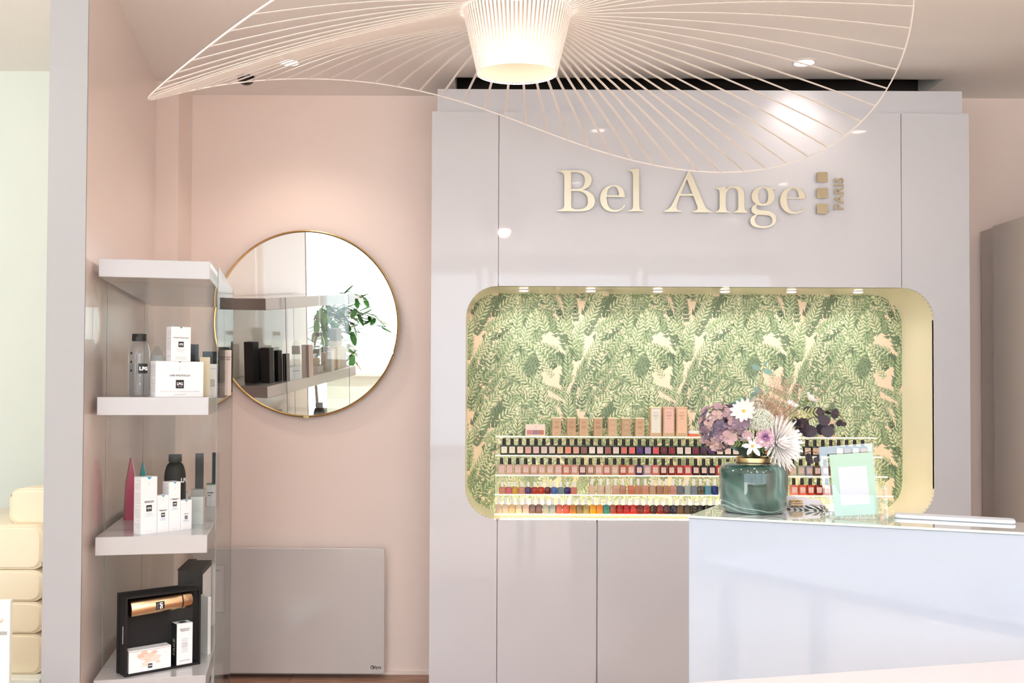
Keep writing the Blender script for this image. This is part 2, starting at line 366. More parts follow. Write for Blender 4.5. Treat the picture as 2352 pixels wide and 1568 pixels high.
for li, (c, uc, nx_, nz_, L, ll, lw, sw, jit) in enumerate(LAYERS):
    cells = [(i, j) for i in range(nx_) for j in range(nz_)]; wr.shuffle(cells)
    for (i, j) in cells[:int(len(cells) * (.85 if li < 2 else (.5, .5, .52, .5)[li - 2]))]:
        x = (i + .5 * (j % 2) + wr.uniform(-.1, .6)) / nx_ * TX % TX; z = (j + wr.uniform(-.1, .7)) / nz_ * TZ % TZ
        ang = PI / 2 - math.sin(2 * PI * x / TX) * sw + wr.gauss(0, jit) * 1.35
        k_ = wr.uniform(.95, 1.05)
        fr.append((li, x, z, ang, wr.uniform(-5, 5), L * wr.uniform(.7, 1.25), ll * wr.uniform(.75, 1.2), lw, tuple(min(255, v * k_) for v in c), tuple(v * k_ for v in uc)))
V = []; Fc = []; Cl = []
def leafq(bx, bz, a, L, w, c1, c2, y):
    ca, sa = math.cos(a), math.sin(a); n0 = len(V)
    for u, v in ((0, 0), (.32, 1), (.7, .75), (1, 0), (.7, -.75), (.32, -1)):
        V.append((bx + ca * u * L - sa * v * w / 2 * 1.0, y, bz + sa * u * L + ca * v * w / 2))
    Fc.append((n0, n0 + 1, n0 + 2, n0 + 3)); Cl.append(c1); Fc.append((n0, n0 + 3, n0 + 4, n0 + 5)); Cl.append(c2)
pw0, pw1, pz0, pz1 = nx0 - .005, nx1 + .005, nzb - .005, nzt + .005
V += [(pw0, 0, pz0), (pw1, 0, pz0), (pw1, 0, pz1), (pw0, 0, pz1)]; Fc.append((0, 1, 2, 3)); Cl.append(lin((242, 222, 198)))
for i, (li, x, z, ang, curv, L, ll, lw, c, uc) in enumerate(fr):
    y = -.00001 * (i + 1)
    cl = lin(c); hi = lin(tuple(min(255, v + 9) for v in c)); lo = lin(tuple(v * .92 for v in c)); mid = lin(tuple(v * .93 for v in c)); dk_ = lin(uc)
    rel = []; px, pz, a = 0, 0, ang; st = .0158; n = int(L / st)
    for k in range(n):
        px += math.cos(a) * st; pz += math.sin(a) * st; a += curv * st
        t = k / n; q = 1.2 * ll * (.6 + .45 * math.sin(PI * min(1, t * 1.1 + .15))) * (1 - .25 * t)
        rel.append((px, pz, a, q))
    for ti in range(-1, int((pw1 - pw0) / TX) + 2):
        for tj in range(-1, int((pz1 - pz0) / TZ) + 2):
            bx = pw0 + x + ti * TX; bz = pz0 + z + tj * TZ + (0)
            if bx < pw0 - .1 or bx > pw1 + .1 or bz < pz0 - .2 or bz > pz1 + .05: continue
            for k, (rx_, rz_, a, q) in enumerate(rel):
                X = bx + rx_; Z = bz + rz_
                if not (pw0 - .02 < X < pw1 + .02 and pz0 - .02 < Z < pz1 + .02): continue
                sp_ = (.92 - .5 * k / len(rel)) * (1 + .12 * math.sin(k * 2.1 + i))
                leafq(X, Z, a + sp_, q * .72, lw * 2.6, dk_, dk_, y + .000004); leafq(X, Z, a - sp_, q * .72, lw * 2.6, dk_, dk_, y + .000004)
                leafq(X, Z, a + sp_, q, lw * 1.2, hi, lo, y); leafq(X, Z, a - sp_, q, lw * 1.2, cl, mid, y - .000003)
            if pw0 - .02 < bx + rel[-1][0] < pw1 + .02 and pz0 - .02 < bz + rel[-1][1] < pz1: leafq(bx + rel[-1][0], bz + rel[-1][1], rel[-1][2], ll * .8, lw * 1.2, hi, cl, y - .000004)
me = bpy.data.meshes.new('wallpaper'); me.from_pydata(V, [], Fc); me.materials.append(m_paper)
ca_ = me.color_attributes.new('Col', 'FLOAT_COLOR', 'CORNER'); arr = []
for fc, c in zip(Fc, Cl): arr += list(c) * len(fc)
ca_.data.foreach_set('color', arr)
wp = link('wallpaper', me, cab); wp.location = (0, YN - YC - .001, 0); wp['label'] = 'green leaf frond wallpaper on cream ground'
bxs('niche_back', m_cream_gold, cab, nx0 - .011, nx1 + .011, YN - YC - .0004, YN - YC + .012, nzb - .011, nzt + .011)
for px in (1203, 1357, 1511, 1665, 1818, 1971):
    x, y = AZ(px, 665.5 + (px - 1203) * .0045, nzt)
    s_ = MB().lathe([(.028, 0), (.028, -.003), (.02, -.004)], 20).build('recessed_spot', m_trimw, cab); s_.location = (x, y - YC, nzt)
    e_ = MB().lathe([(.019, -.0045), (.017, -.006)], 16).build('lens', m_spot, s_)
    lamp('SPOT', (x, y, nzt - .012), 2.7, (1, .95, .84), .03, math.radians(165), 1)
lx0, lx1 = AY(1120, 1190, 4.25)[0], AY(2000, 1190, 4.25)[0]
led = bxs('led_strip', m_led, cab, nx0 + .14, nx1 - .14, YN - YC - .022, YN - YC - .012, nzb + .001, nzb + .006)
fl = bxs('led_strip', m_led, cab, nx0 + .14, nx1 - .14, .008, .014, nzb + .0005, nzb + .003)

# shop sign
def bez(p0, p1, p2, p3, n=9):
    return [tuple(((1 - t) ** 3 * a + 3 * (1 - t) ** 2 * t * b + 3 * (1 - t) * t * t * c + t ** 3 * d) for a, b, c, d in zip(p0, p1, p2, p3)) for t in [k / n for k in range(1, n + 1)]]
def path(s):
    tk = s.replace(',', ' ').split(); out = []; i = 0
    while i < len(tk):
        c = tk[i]
        if c in 'ML': out.append((float(tk[i + 1]), float(tk[i + 2]))); i += 3
        elif c == 'C':
            p = [(float(tk[i + 1 + 2 * k]), float(tk[i + 2 + 2 * k])) for k in range(3)]; out += bez(out[-1], *p); i += 7
        else: i += 1
    return out
GL = [(1260, ['M 120,135 L 400,133 C 530,133 610,190 610,265 C 610,340 560,390 490,408 C 590,430 657,485 657,570 C 657,660 590,716 440,716 L 112,714 L 112,700 C 190,690 222,675 222,620 L 222,230 C 222,175 190,155 120,150',
       'M 318,165 C 400,150 515,160 515,270 C 515,350 480,398 400,398 L 318,398', 'M 318,428 C 480,420 557,450 557,575 C 557,660 500,690 410,690 C 345,690 318,670 318,640']),
 (1260, ['M 1082,515 L 822,510 C 820,640 870,697 945,697 C 1010,697 1050,670 1075,622 L 1088,632 C 1060,690 1005,724 925,724 C 810,724 730,650 730,535 C 730,420 820,343 925,343 C 1020,343 1082,400 1082,500',
       'M 825,488 L 1000,490 C 1000,400 960,362 920,362 C 865,362 828,410 825,488']),
 (1260, ['M 1128,127 L 1284,106 L 1284,640 C 1284,680 1300,697 1348,703 L 1346,714 L 1130,714 L 1130,703 C 1180,697 1198,680 1198,640 L 1198,220 C 1198,165 1185,148 1128,140']),
 (1260, ['M 1984,145 L 2008,145 L 2200,600 C 2225,665 2260,705 2320,720 L 2320,733 L 2037,730 L 2037,716 C 2110,705 2125,690 2110,640 L 2055,497 L 1862,496 L 1822,610 C 1800,670 1815,700 1885,710 L 1885,724 L 1634,722 L 1634,708 C 1700,695 1735,660 1770,585',
       'M 1965,260 L 2042,466 L 1875,470']),
 (1620, ['M 125,383 L 280,365 L 280,405 C 320,370 370,358 420,358 C 500,358 550,400 550,480 L 550,640 C 550,690 565,718 605,722 L 603,736 L 397,733 L 397,722 C 450,715 465,690 465,650 L 465,490 C 465,420 440,383 380,385 C 325,388 290,430 287,500 L 287,640 C 287,690 295,712 345,722 L 343,733 L 130,731 L 130,720 C 185,712 200,690 200,640 L 200,470 C 200,410 180,393 125,393']),
 (1620, ['M 1000,388 L 1000,410 L 940,408 C 965,430 978,465 978,500 C 978,590 910,638 810,638 C 780,638 750,632 735,627 C 715,650 715,670 735,685 C 755,697 800,700 850,706 C 950,715 1005,760 1003,830 C 1000,905 930,953 820,953 C 705,953 632,920 634,850 C 636,800 670,775 715,762 C 670,745 650,715 652,685 C 655,650 685,630 718,613 C 680,590 655,550 655,505 C 655,420 720,368 815,370 C 870,372 905,385 935,390',
       'M 815,383 C 770,385 747,430 747,500 C 747,570 770,610 820,610 C 870,610 890,560 890,500 C 890,430 865,382 815,383', 'M 740,762 C 710,790 695,815 697,840 C 700,895 745,928 820,928 C 900,928 950,905 950,855 C 950,800 920,775 860,770 C 810,768 770,768 740,762']),
 (1620, ['M 1405,538 L 1150,535 C 1150,670 1200,727 1275,727 C 1335,727 1375,705 1402,655 L 1417,660 C 1390,720 1335,752 1255,752 C 1135,752 1060,670 1060,560 C 1060,450 1140,373 1250,373 C 1350,373 1410,430 1410,530',
       'M 1152,522 L 1325,520 C 1325,430 1290,390 1245,390 C 1195,390 1160,440 1152,522'])]
sx0, sz0 = AY(1278, 490, YC)
YS = YC - .016
sign = thing('shop_sign', 'champagne metal serif letters with three squares and a small upright word, on the white cabinet', 'sign', (sx0, YS, sz0))
for x0, paths in GL:
    loops = []
    for s in paths:
        L = [AY(x0 + x / 6.189, 370 + y / 6.189, YS) for x, y in path(s)]
        loops.append([(x - sx0, z - sz0) for x, z in L])
    o = curve_mesh('letter', loops, .005, m_gold, sign)
    bxs('stud', m_gold, o, loops[0][0][0] + .004, loops[0][0][0] + .006, .0, .0155, loops[0][0][1] - .004, loops[0][0][1] - .002) if False else None
for y0, y1 in ((160, 302), (384, 527), (607, 750)):
    xa, za = AY(1620 + 1583 / 6.189, 370 + y1 / 6.189, YS); xb, zb = AY(1620 + 1735 / 6.189, 370 + y0 / 6.189, YS)
    curve_mesh('square', [rrect(xa - sx0, xb - sx0, za - sz0, zb - sz0, .0035, 4)], .005, m_gold2, sign)
xa, za = AY(1620 + 1905 / 6.189, 370 + 465 / 6.189, YS)
t_ = text('PARIS', .0512, m_gold2, sign, (xa - sx0, -.0025, za - sz0), name='letter', bold=.0009, ext=.0025, ry=-PI / 2, rx=PI / 2, spacing=1.02)
t_.rotation_euler = (PI / 2, -PI / 2, 0)
t_['label'] = 'word PARIS running upwards'

# ------------------------------------------------------------------ acrylic step stand and what stands on it
ROWS = []        # (front Y, top z)
xL = AY(1142, 1001, 4.17)[0]; xR_ = AY(2013, 1005, 4.17)[0]
for k, (yf, py) in enumerate(((4.17, 1001.5), (4.12, 1045.5), (4.07, 1090.5), (4.02, 1135), (3.975, 1180))):
    ROWS.append((yf, AY(1360, py, yf)[1]))
stand = thing('step_stand', 'clear acrylic step display with glowing edges inside the niche', 'display stand', (xL, 4.17, nzb))
prev_y = YN - .03
for k, (yf, z) in enumerate(ROWS):
    yb = ROWS[k - 1][0] if k else 4.235
    xa, xb = -.004 - .002 * k, xR_ - xL + .003 * k + .002
    z0 = z - nzb
    bxs('tread', m_tread, stand, xa, xb, yf - 4.17 + .0015, yb - 4.17 + .003, z0 - .004, z0)
    bxs('lit_edge', m_stepglow, stand, xa, xb, yf - 4.17 - .001, yf - 4.17 + .001, z0 - .005, z0 - .0005)
    zb = (ROWS[k + 1][1] - nzb) if k < 4 else .0015
    bxs('riser', m_tread, stand, xa, xb, yf - 4.17 + .003, yf - 4.17 + .005, zb + .001, z0 - .0062)
def rslab(w, d, z0, z1, r=.003, n=3, tap=1):
    pts = rrect(-w / 2, w / 2, -d / 2, d / 2, r, n); pts2 = [(x * tap, y * tap) for x, y in pts]
    return [[(x, y, z0) for x, y in pts], [(x, y, z1) for x, y in pts2]]
def bottle_meshes(kind):
    if kind == 'boxed': w, bh, ch, cw, d = .0322, .0415, .026, .0148, .028
    elif kind == 'tall': w, bh, ch, cw, d = .0300, .0405, .0265, .0145, .022
    elif kind == 'mini': w, bh, ch, cw, d = .0255, .0265, .0205, .0118, .022
    else: w, bh, ch, cw, d = .0262, .0345, .0275, .0122, .022
    body = MB(); body.rings([r for r in rslab(w * .94, d * .94, .0, .003, .004)[:1]] + [rslab(w, d, .003, 0, .004)[0]] + [rslab(w, d, bh - .005, 0, .004)[0]] + [rslab(w * .86, d * .86, bh - .001, 0, .004)[0]] + [rslab(.011, .011, bh, 0, .004)[0]] + [rslab(.011, .011, bh + .001, 0, .004)[0]])
    cap = MB().lathe([(cw / 2, bh + .001), (cw / 2, bh + .003), (cw / 2 * .92, bh + ch - .001), (cw / 2 * .85, bh + ch)], 14)
    lab = MB(); lw, lh = (.0235, .0265) if kind == 'boxed' else (.0195, .0225)
    zc = bh * .5
    lab.prism(rrect(-lw / 2, lw / 2, zc - lh / 2, zc + lh / 2, .0015, 3), -d / 2 - .0006, -d / 2 - .0001)
    lab.cur = 1
    for q, (ww, zz) in enumerate(((.6, .28), (.45, .2), (.55, -.02), (.4, -.3))): lab.box(-lw * ww / 2, lw * ww / 2, -d / 2 - .0009, -d / 2 - .0006, zc + lh * zz, zc + lh * zz + .0006)
    return body.mesh('bottle_body', m_whitep, True), cap.mesh('bottle_cap', m_black, True), lab.mesh('bottle_label', [m_white, m_grey_ink])
BM = {k: bottle_meshes(k) for k in ('boxed', 'tall', 'mini', 'small')}
PM = {}
def pmat(c, kind):
    k = (c, kind)
    if k not in PM: PM[k] = translucent('polish_' + c, c, .35, .1, .12 if kind != 'x' else 0)
    return PM[k]
m_darkgreen = P('dark_green_glass', (14, 34, 32), .15, coat=.6)
m_pinklab = P('pink_label', (226, 196, 188), .6)
ORD = ['first', 'second', 'third', 'fourth', 'fifth', 'sixth', 'seventh', 'eighth', 'ninth', 'tenth', 'eleventh', 'twelfth', 'thirteenth', 'fourteenth', 'fifteenth', 'sixteenth', 'seventeenth', 'eighteenth', 'nineteenth', 'twentieth']
def ordn(n):
    if n < 20: return ORD[n]
    n += 1; return '%d%s' % (n, {1: 'st', 2: 'nd', 3: 'rd'}.get(n % 10, 'th') if n % 100 not in (11, 12, 13) else 'th')
def cname(c):
    r, g_, b = (int(c[i:i+2], 16) for i in (0, 2, 4)); mx, mn = max(r, g_, b), min(r, g_, b)
    if mx - mn < 22: return 'black' if mx < 50 else 'dark grey' if mx < 110 else 'grey' if mx < 190 else 'off-white'
    if b >= r and b > g_: return ('dark ' if mx < 100 else 'pale ' if mn > 120 else '') + ('purple' if r > g_ + 15 else 'blue')
    if g_ > r: return ('pale ' if mn > 120 else '') + 'green'
    if mx < 80: return 'almost black'
    if mx < 125: return 'dark plum' if b > g_ else 'dark brown'
    if r > 195 and mn > 165: return 'cream' if b < g_ - 6 else 'pale pink'
    if g_ > b + 55 and g_ > 110: return 'amber'
    if r - g_ > 100: return 'coral' if g_ > 80 else 'red'
    if r - g_ > 50: return 'salmon'
    if b > g_: return 'lilac pink'
    return 'beige' if g_ > 130 else 'taupe'
mats_lab = {}
def bottle(px, row, kind, col, capm, i, group, rowname, labcol=None, bodym=None, label=True):
    yf, z = ROWS[row]; d = .028 if kind == 'boxed' else .022; yc = yf + .005 + d / 2 + .003
    x = AY(px, 0 + {1: 1030, 2: 1070, 3: 1115, 4: 1160}[row], yf + .008)[0]
    capn = 'black' if capm is m_black else 'white'
    t = thing('polish_bottle', '%s nail polish bottle with %s cap, %s from left %s' % (cname(labcol if kind == 'boxed' and labcol else col) + (' labelled' if kind == 'boxed' else ''), capn, ordn(i), rowname), 'bottle', (x, yc, z), 0 if kind != 'small' else rnd.uniform(-.2, .2), group)
    bm, cm, lm = BM[kind]
    link('bottle_body', bm, t, bodym or pmat(col, kind)); link('bottle_cap', cm, t, capm)
    if label:
        lc = labcol or 'E2C4BC'
        if lc not in mats_lab: mats_lab[lc] = P('label_' + lc, lc, .6)
        link('bottle_label', lm, t, mats_lab[lc])
    return t
r1 = 'F2EEDA F0E8D6 EFDCCB E4B0A4 E0BEBA E4D0C4 E4D2C6 E0C29C EE9478 E2A898 94625E F4E6D8 EEDAD2 A8645C ECD8CE D87468 E66E6A 4C2A74 B09AC4 E2545C 70242F 942030 F2E4D6 F0DACE 80203A 4C243C 4E2660 F4DFD0 F4D9CC F2DCD0 E9C9BC D9C4B8 C9B2A8 E85A30 DCC8BC D0D8C8 C8D2C0 B8C8B0 ECD0BC E4BE9C 2A3034 34302C E8D0BA 8A5A3A ECD4C0 B87850'.split()
for i, c in enumerate(r1): bottle(1158 + 18.36 * i, 1, 'boxed', c, m_black, i, 'dark green polish bottles', 'in top bottle row', labcol=c, bodym=m_darkgreen)
r2 = 'ECD0C4 EACABC E6C8BC E6B4A8 E4B8AC E2BAA4 E4BCA4 E8B8B0 E28A78 E0A89C 7E5258 B88A80 E8B8AC D88880 DCC0A4 C8604C E08C80 46306A C8A8B8 E47E7C 7A2A2C 9A2024 B83038 E05050 4A1420 140C14 381830 D84830 D89880 C8B090 E4C0B0 E8C8B8 B8C0C0 D88A78 E05038 E2532F D8D0B8 C0C8B0 A8A8C0 7A6040 9A5040 D88880 C87868 B85048 6A2028 D8A090'.split()
for i, c in enumerate(r2): bottle(1152 + 18.62 * i, 2, 'tall', c, m_black, i, 'clear polish bottles with black caps', 'in second bottle row')
r3 = 'DC9074 D8707E D8A638 DE9888 5C3476 BC301E C63814 701026 3E70C0 78929A 3E2870 DC8878'.split()
for i, c in enumerate(r3): bottle(1153.5 + 15.0 * i, 3, 'mini', c, m_whitep, i, 'mini polish bottles', 'in third row', label=False)
r3b = 'ECCCB8 ECD2C0 ECDCC8 DEB0A2 CC9888 E0886A CC9070 E0A08C C8A890 B88A72 C09068 D49A90 727A8A B8C6C6 8696A4 6A604E 66A6BE 263E8E'.split()
for i, (c, p) in enumerate(zip(r3b, [1062, 1155, 1230, 1313, 1390, 1478, 1553, 1628, 1703, 1778, 1852, 1925, 1998, 2073, 2143, 2215, 2290, 2365])):
    bottle(1130 + p / 4.612, 3, 'small', c, m_whitep, i, 'white-capped polish bottles on the third step', 'in middle of third row', label=False)
r3c = 'EC8C7A E66A54 CC3A26 8E2014 D05040 C04038'.split()
for i, c in enumerate(r3c): bottle(1825 + 19 * i, 3, 'tall', c, m_black, i, 'red polish bottles right of the vase', 'right of the vase')
r4 = 'ECD4B8 ECD4BC ECCC98 ECDCC0 ECCCBC 96786E 8E605E C4C4AE B4BCB4 D6725A DE5A50 CC883E 967E56 B49E60 E6A816 E69038 329080 A84A38 B02020 BE2228 CE3030 7A2018 A8200E 481818 88180E 48101E 161636 6A4C2A 463E34 26221E 1C1C1C 160E18 1E2258'.split()
for i, c in enumerate(r4): bottle(1145.5 + 15.48 * i, 4, 'small', c, m_whitep, i, 'white-capped polish bottles on the lowest step', 'in bottom row', label=False)
# boxes on the top tread
def carton(name, label, w, d, h, loc, rz, m, cat='box', group=None, panel=None, lit_top_m=None):
    t = thing(name, label, cat, loc, rz, group)
    bxs('carton', m, t, -w / 2, w / 2, -d / 2, d / 2, 0, h, bevel=.0006)
    if lit_top_m: bxs('lid', lit_top_m, t, -w / 2 - .0003, w / 2 + .0003, -d / 2 - .0003, d / 2 + .0003, h - .0028, h + .0006)
    return t
m_kraft = noisy(P('kraft_card', (204, 172, 142), .6), 90, .06); m_kraft2 = noisy(P('kraft_card_dark', (192, 160, 130), .6), 90, .06)
kb = [(1279, 958), (1313, 958), (1341.5, 958), (1374.5, 958), (1407.5, 959), (1439, 959), (1470.5, 959.5)]
kn = ['kraft carton next to the small palette box, leftmost of seven', 'second kraft carton from the palette box', 'third kraft carton from the palette box', 'middle kraft carton of the seven on the top step', 'fifth kraft carton with a greenish print', 'sixth kraft carton with a white brand line', 'last kraft carton, beside the tall white box']
m_brown = P('brown_ink', (150, 105, 72), .6); m_paleink = P('pale_ink', (222, 214, 180), .6)
for i, ((px, pt), nm) in enumerate(zip(kb, kn)):
    x = AY(px, 980, 4.18)[0]; h = .0765; t = carton('kraft_carton', nm, .036, .034, h, (x, 4.205, ROWS[0][1]), 0, (m_kraft, m_kraft2)[i % 2], group='kraft cartons on the top step', lit_top_m=P('lit_card_top', (250, 240, 205), .5) if i == 0 else bpy.data.materials['lit_card_top'])  # pale lid band paints in the light caught on the carton tops
    mb = MB()
    for zz, ww in ((.058, .6), (.054, .4), (.04, .5), (.036, .6), (.032, .45), (.012, .4)): mb.box(-.018 * ww, .018 * ww, -.0175, -.0171, zz, zz + .001)
    mb.build('print', m_paleink if i in (4, 5) else m_brown, t)
for i, (px, c, nm) in enumerate(((1507, (236, 234, 222), 'tall white and gold carton, left of three'), (1537, (236, 196, 184), 'tall pink carton between white and peach ones'), (1567, (238, 198, 168), 'tall peach carton, right of three'))):
    x = AY(px, 970, 4.18)[0]; h = AY(px, 934.5, 4.19)[1] - ROWS[0][1]
    t = carton('tall_carton', nm, .047, .034, h, (x, 4.205, ROWS[0][1]), 0, m_kraft, group='tall cartons on the top step')
    pmx = P('panel_colour', c, .5); bxs('front_panel', pmx, t, -.0185, .0195, -.0178, -.0171, .014, h - .006)
    bxs('lid', bpy.data.materials['lit_card_top'] if i == 0 else pmx, t, -.0236, .0236, -.0175, .0171, h - .0035, h + .0008)  # lid lip showing in front; the first has the painted lit-top colour
    mb = MB()
    for zz, ww in ((.8, .6), (.72, .7), (.68, .5), (.6, .4), (.25, .12)): mb.box(-.018 * ww, .018 * ww, -.0182, -.01785, h * zz, h * zz + .0012)
    mb.build('print', m_grey_ink if i == 0 else m_brown, t)
x = AY(1230, 985, 4.18)[0]; t = thing('palette_box', 'small pink box with three colour swatches on the top step', 'box', (x, 4.205, ROWS[0][1]))
bxs('carton', P('shell_pink', (240, 222, 212), .5), t, -.041, .041, -.016, .016, 0, .047, .0006)
for k, c in enumerate(((196, 132, 128), (150, 120, 138), (178, 112, 96))): bxs('swatch', P('swatch', c, .4), t, -.036 + .024 * k, -.0125 + .024 * k, -.0166, -.0161, .005, .024)
m_arr = P('tan_ink', (190, 150, 130), .5)
mb = MB(); mb.box(0, .006, -.0166, -.0161, -.0006, .0006, Matrix.Translation((0, 0, .034)) @ Matrix.Rotation(-PI / 4, 4, 'Y')); mb.box(0, .006, -.0166, -.0161, -.0006, .0006, Matrix.Translation((0, 0, .034 + .0085)) @ Matrix.Rotation(PI / 4, 4, 'Y')); mb.build('print', m_arr, t)
x = AY(1595, 992, 4.18)[0]; t = thing('cream_jar', 'low coral jar with white lid beside the tall peach carton', 'jar', (x, 4.205, ROWS[0][1]))
MB().lathe([(.022, 0), (.0235, .002), (.0235, .010), (.022, .011)], 28).build('jar_body', P('coral_jar', (232, 120, 90), .3), t, smooth=True)
MB().lathe([(.024, .011), (.0245, .012), (.0245, .022), (.0235, .0235), (.0, .0236)], 28).build('lid', m_whitep, t, smooth=True)
x = AY(1637, 985, 4.18)[0]; t = carton('white_carton', 'white carton half hidden behind the hydrangea on the top step', .042, .03, .1, (x, 4.205, ROWS[0][1]), 0, m_white)
# framed card stand at the right end of the top step
x = AY(1905, 985, 4.18)[0]; t = thing('sample_stand', 'pink card over a black wire frame, behind the dark eucalyptus leaves', 'display', (x, 4.205, ROWS[0][1]))
bxs('card', P('pink_card', (232, 196, 176), .5), t, -.03, .03, -.003, .003, .042, .07); fr_ = MB()
for a, b in (((-.03, .001), (.03, .001)), ((.03, .001), (.03, .042)), ((-.03, .001), (-.03, .042))): fr_.tube([(a[0], 0, a[1]), (b[0], 0, b[1])], .0013, 6)
fr_.build('frame', m_black, t); bxs('base', P('pink_card2', (226, 190, 170), .5), t, -.035, .035, -.012, .012, 0, .006)

# ------------------------------------------------------------------ pendant lamp
LX, LY = .0625, 2.6
lampo = thing('pendant_lamp', 'large white wire brim pendant lamp with glowing slatted shade', 'lamp', (LX, LY, 2.229))
m_rib = P('white_fibre', (250, 245, 241), .4)
m_bulb = emit('bulb', (255, 226, 190), 2.6)
m_diff = translucent('diffuser', (158, 146, 134), .6, 0, .1)
PR = [0.9927, 0.1138, 0.0231, 0.0594, 0.3227, 2.2143, 0.0496, -0.0119, -0.0267, -0.1709, 0.0375, -0.0197, -0.0121, -0.0283, -0.0109, 0.0508]
def brim(th):
    c, s = math.cos, math.sin; p = PR
    r = p[0] + p[1] * c(2 * th) + p[2] * s(2 * th) + p[14] * c(3 * th) + p[15] * s(3 * th)
    return Vector((.065 + p[3] + r * c(th), 2.6 + p[4] + r * s(th), p[5] + p[6] * c(th) + p[7] * s(th) + p[8] * c(2 * th) + p[9] * s(2 * th) + p[10] * c(3 * th) + p[11] * s(3 * th) + p[12] * c(4 * th) + p[13] * s(4 * th))) - Vector((LX, LY, 2.229))
TILT = .05
def bask(th, r, z):
    v = Vector((r * math.cos(th), r * math.sin(th), z)); return Matrix.Rotation(TILT, 3, 'X') @ v
RT_, RB_, HB = .143, .1055, -.1625
NRIB = 78
# equal arc spacing on the brim
sam = [brim(2 * PI * k / 1200) for k in range(1201)]; cum = [0]
for k in range(1200): cum.append(cum[-1] + (sam[k + 1] - sam[k]).length)
def at_arc(s_):
    s_ %= cum[-1]; import bisect
    i = bisect.bisect(cum, s_) - 1; i = min(i, 1199); return 2 * PI * (i + (s_ - cum[i]) / (cum[i + 1] - cum[i])) / 1200
MB().tube([brim(2 * PI * k / 240) for k in range(240)], .0024, 6, closed=True).build('outer_ring', m_rib, lampo, smooth=True)
for nm, r, z, rr in (('top_ring', RT_, 0, .0016), ('bottom_ring', RB_, HB, .0013)):
    MB().tube([bask(2 * PI * k / 72, r, z) for k in range(72)], rr, 6, closed=True).build(nm, m_rib, lampo, smooth=True)
phase = .3
for k in range(NRIB):
    th = at_arc(cum[-1] * (k + phase) / NRIB); e = brim(th)
    ang = math.atan2(e.y - .08, e.x - .02); a = bask(ang, RT_, 0)
    ang2 = 2 * PI * k / NRIB
    # long flat rib from the shade's top ring to the brim
    n = 8; L = []
    d = (e - a); side = Vector((-d.y, d.x, 0)).normalized() * .0042
    mb = MB()
    pts_ = [a + d * (i / n) + Vector((0, 0, .035 * math.sin(PI * i / n) * d.length * .6 - .0)) for i in range(n + 1)]
    rs = [[p + side, p - side, p - side + Vector((0, 0, .0009)), p + side + Vector((0, 0, .0009))] for p in pts_]
    mb.rings(rs).build('rib', m_rib, lampo)
    b0 = bask(ang2, RT_, 0); b1 = bask(ang2, RB_, HB); w0 = Vector((-math.sin(ang2), math.cos(ang2), 0)); rad = Vector((math.cos(ang2), math.sin(ang2), 0)) * .0008
    MB().rings([[b0 + w0 * .0033, b0 - w0 * .0033, b0 - w0 * .0033 - rad, b0 + w0 * .0033 - rad], [b1 + w0 * .0028, b1 - w0 * .0028, b1 - w0 * .0028 - rad, b1 + w0 * .0028 - rad]]).build('slat', m_rib, lampo)
df = MB(); n = 64
zt_, zb_ = -.018, HB + .003
def rad_at(z): return RT_ + (RB_ - RT_) * (z / HB) - .004
df.rings([[bask(2 * PI * j / n, rad_at(z), z) for j in range(n)] for z in (zt_, zb_)], cap=False).build('diffuser', m_diff, lampo, smooth=True)
MB().lathe([(.006, .291), (.006, .02), (.018, .018), (.02, -.02), (.02, -.04), (.014, -.042)], 20).build('socket', m_trimw, lampo, smooth=True)
bl = MB().lathe([(.012, -.042), (.015, -.052), (.028, -.075), (.031, -.092), (.026, -.11), (.014, -.122), (.001, -.1245)], 24).build('bulb', m_bulb, lampo, smooth=True)
for k in range(3):
    a_ = k * 2 * PI / 3 + .4; MB().tube([(0, 0, -.01), tuple(bask(a_, RT_, 0))], .0011, 5).build('spoke', m_rib, lampo)
MB().lathe([(.05, .2905), (.05, .27), (.045, .265)], 28).build('ceiling_rose', m_trimw, lampo, smooth=True)
lamp('POINT', (LX, LY, 2.229 - .148), 3.4, (1, .84, .72), .03)

# ------------------------------------------------------------------ ceiling downlights, dome camera, sensor
m_lens2 = emit('downlight_lens', (255, 236, 222), 10)
for i, (px, py, lab, en) in enumerate(((1847, 142, 'round recessed downlight in the ceiling right of the lamp, above the cabinet', 17), (663, 141, 'round recessed downlight in the ceiling beside the dome camera', 60), (655, -17, 'recessed downlight at the top edge of the picture above the dome camera', 26),
                                   (None, (.52, 3.02), 'recessed downlight hidden by the big lamp brim, nearer side', 22), (None, (1.81, 3.02), 'recessed downlight above the counter, out of the frame', 22))):
    x, y = AZ(px, py, CEIL) if px else py
    t = thing('downlight', lab, 'ceiling light', (x, y, CEIL), 0, 'recessed ceiling downlights')
    MB().lathe([(.047, 0), (.047, -.003), (.04, -.006), (.036, -.002)], 32).build('rim', m_trimw, t, smooth=True)
    MB().lathe([(.035, -.0015), (.033, -.003), (.001, -.0035)], 24).build('lens', m_lens2, t, smooth=True)
    lamp('SPOT', (x, y, CEIL - .02), en * .28, (1, .84, .74), .05, math.radians(125), 1.0)
x, y = AZ(565, 158, CEIL)
t = thing('dome_camera', 'white dome security camera with a black lens on the ceiling', 'security camera', (x, y, CEIL))
MB().lathe([(.062, 0), (.062, -.012), (.058, -.022), (.044, -.03), (.036, -.032)], 36).build('housing', m_whitep, t, smooth=True)
MB().lathe([(.036, -.03), (.035, -.04), (.028, -.055), (.015, -.064), (.001, -.0665)], 28).build('dome', P('smoked_dome', (20, 18, 18), .06), t, smooth=True)
x0, z0 = AY(405, 328, 4.335); x1, z1 = AY(440, 255, 4.335)
t = thing('motion_sensor', 'white rounded motion sensor high on the back wall near the corner', 'sensor', ((x0 + x1) / 2, YB, z0))
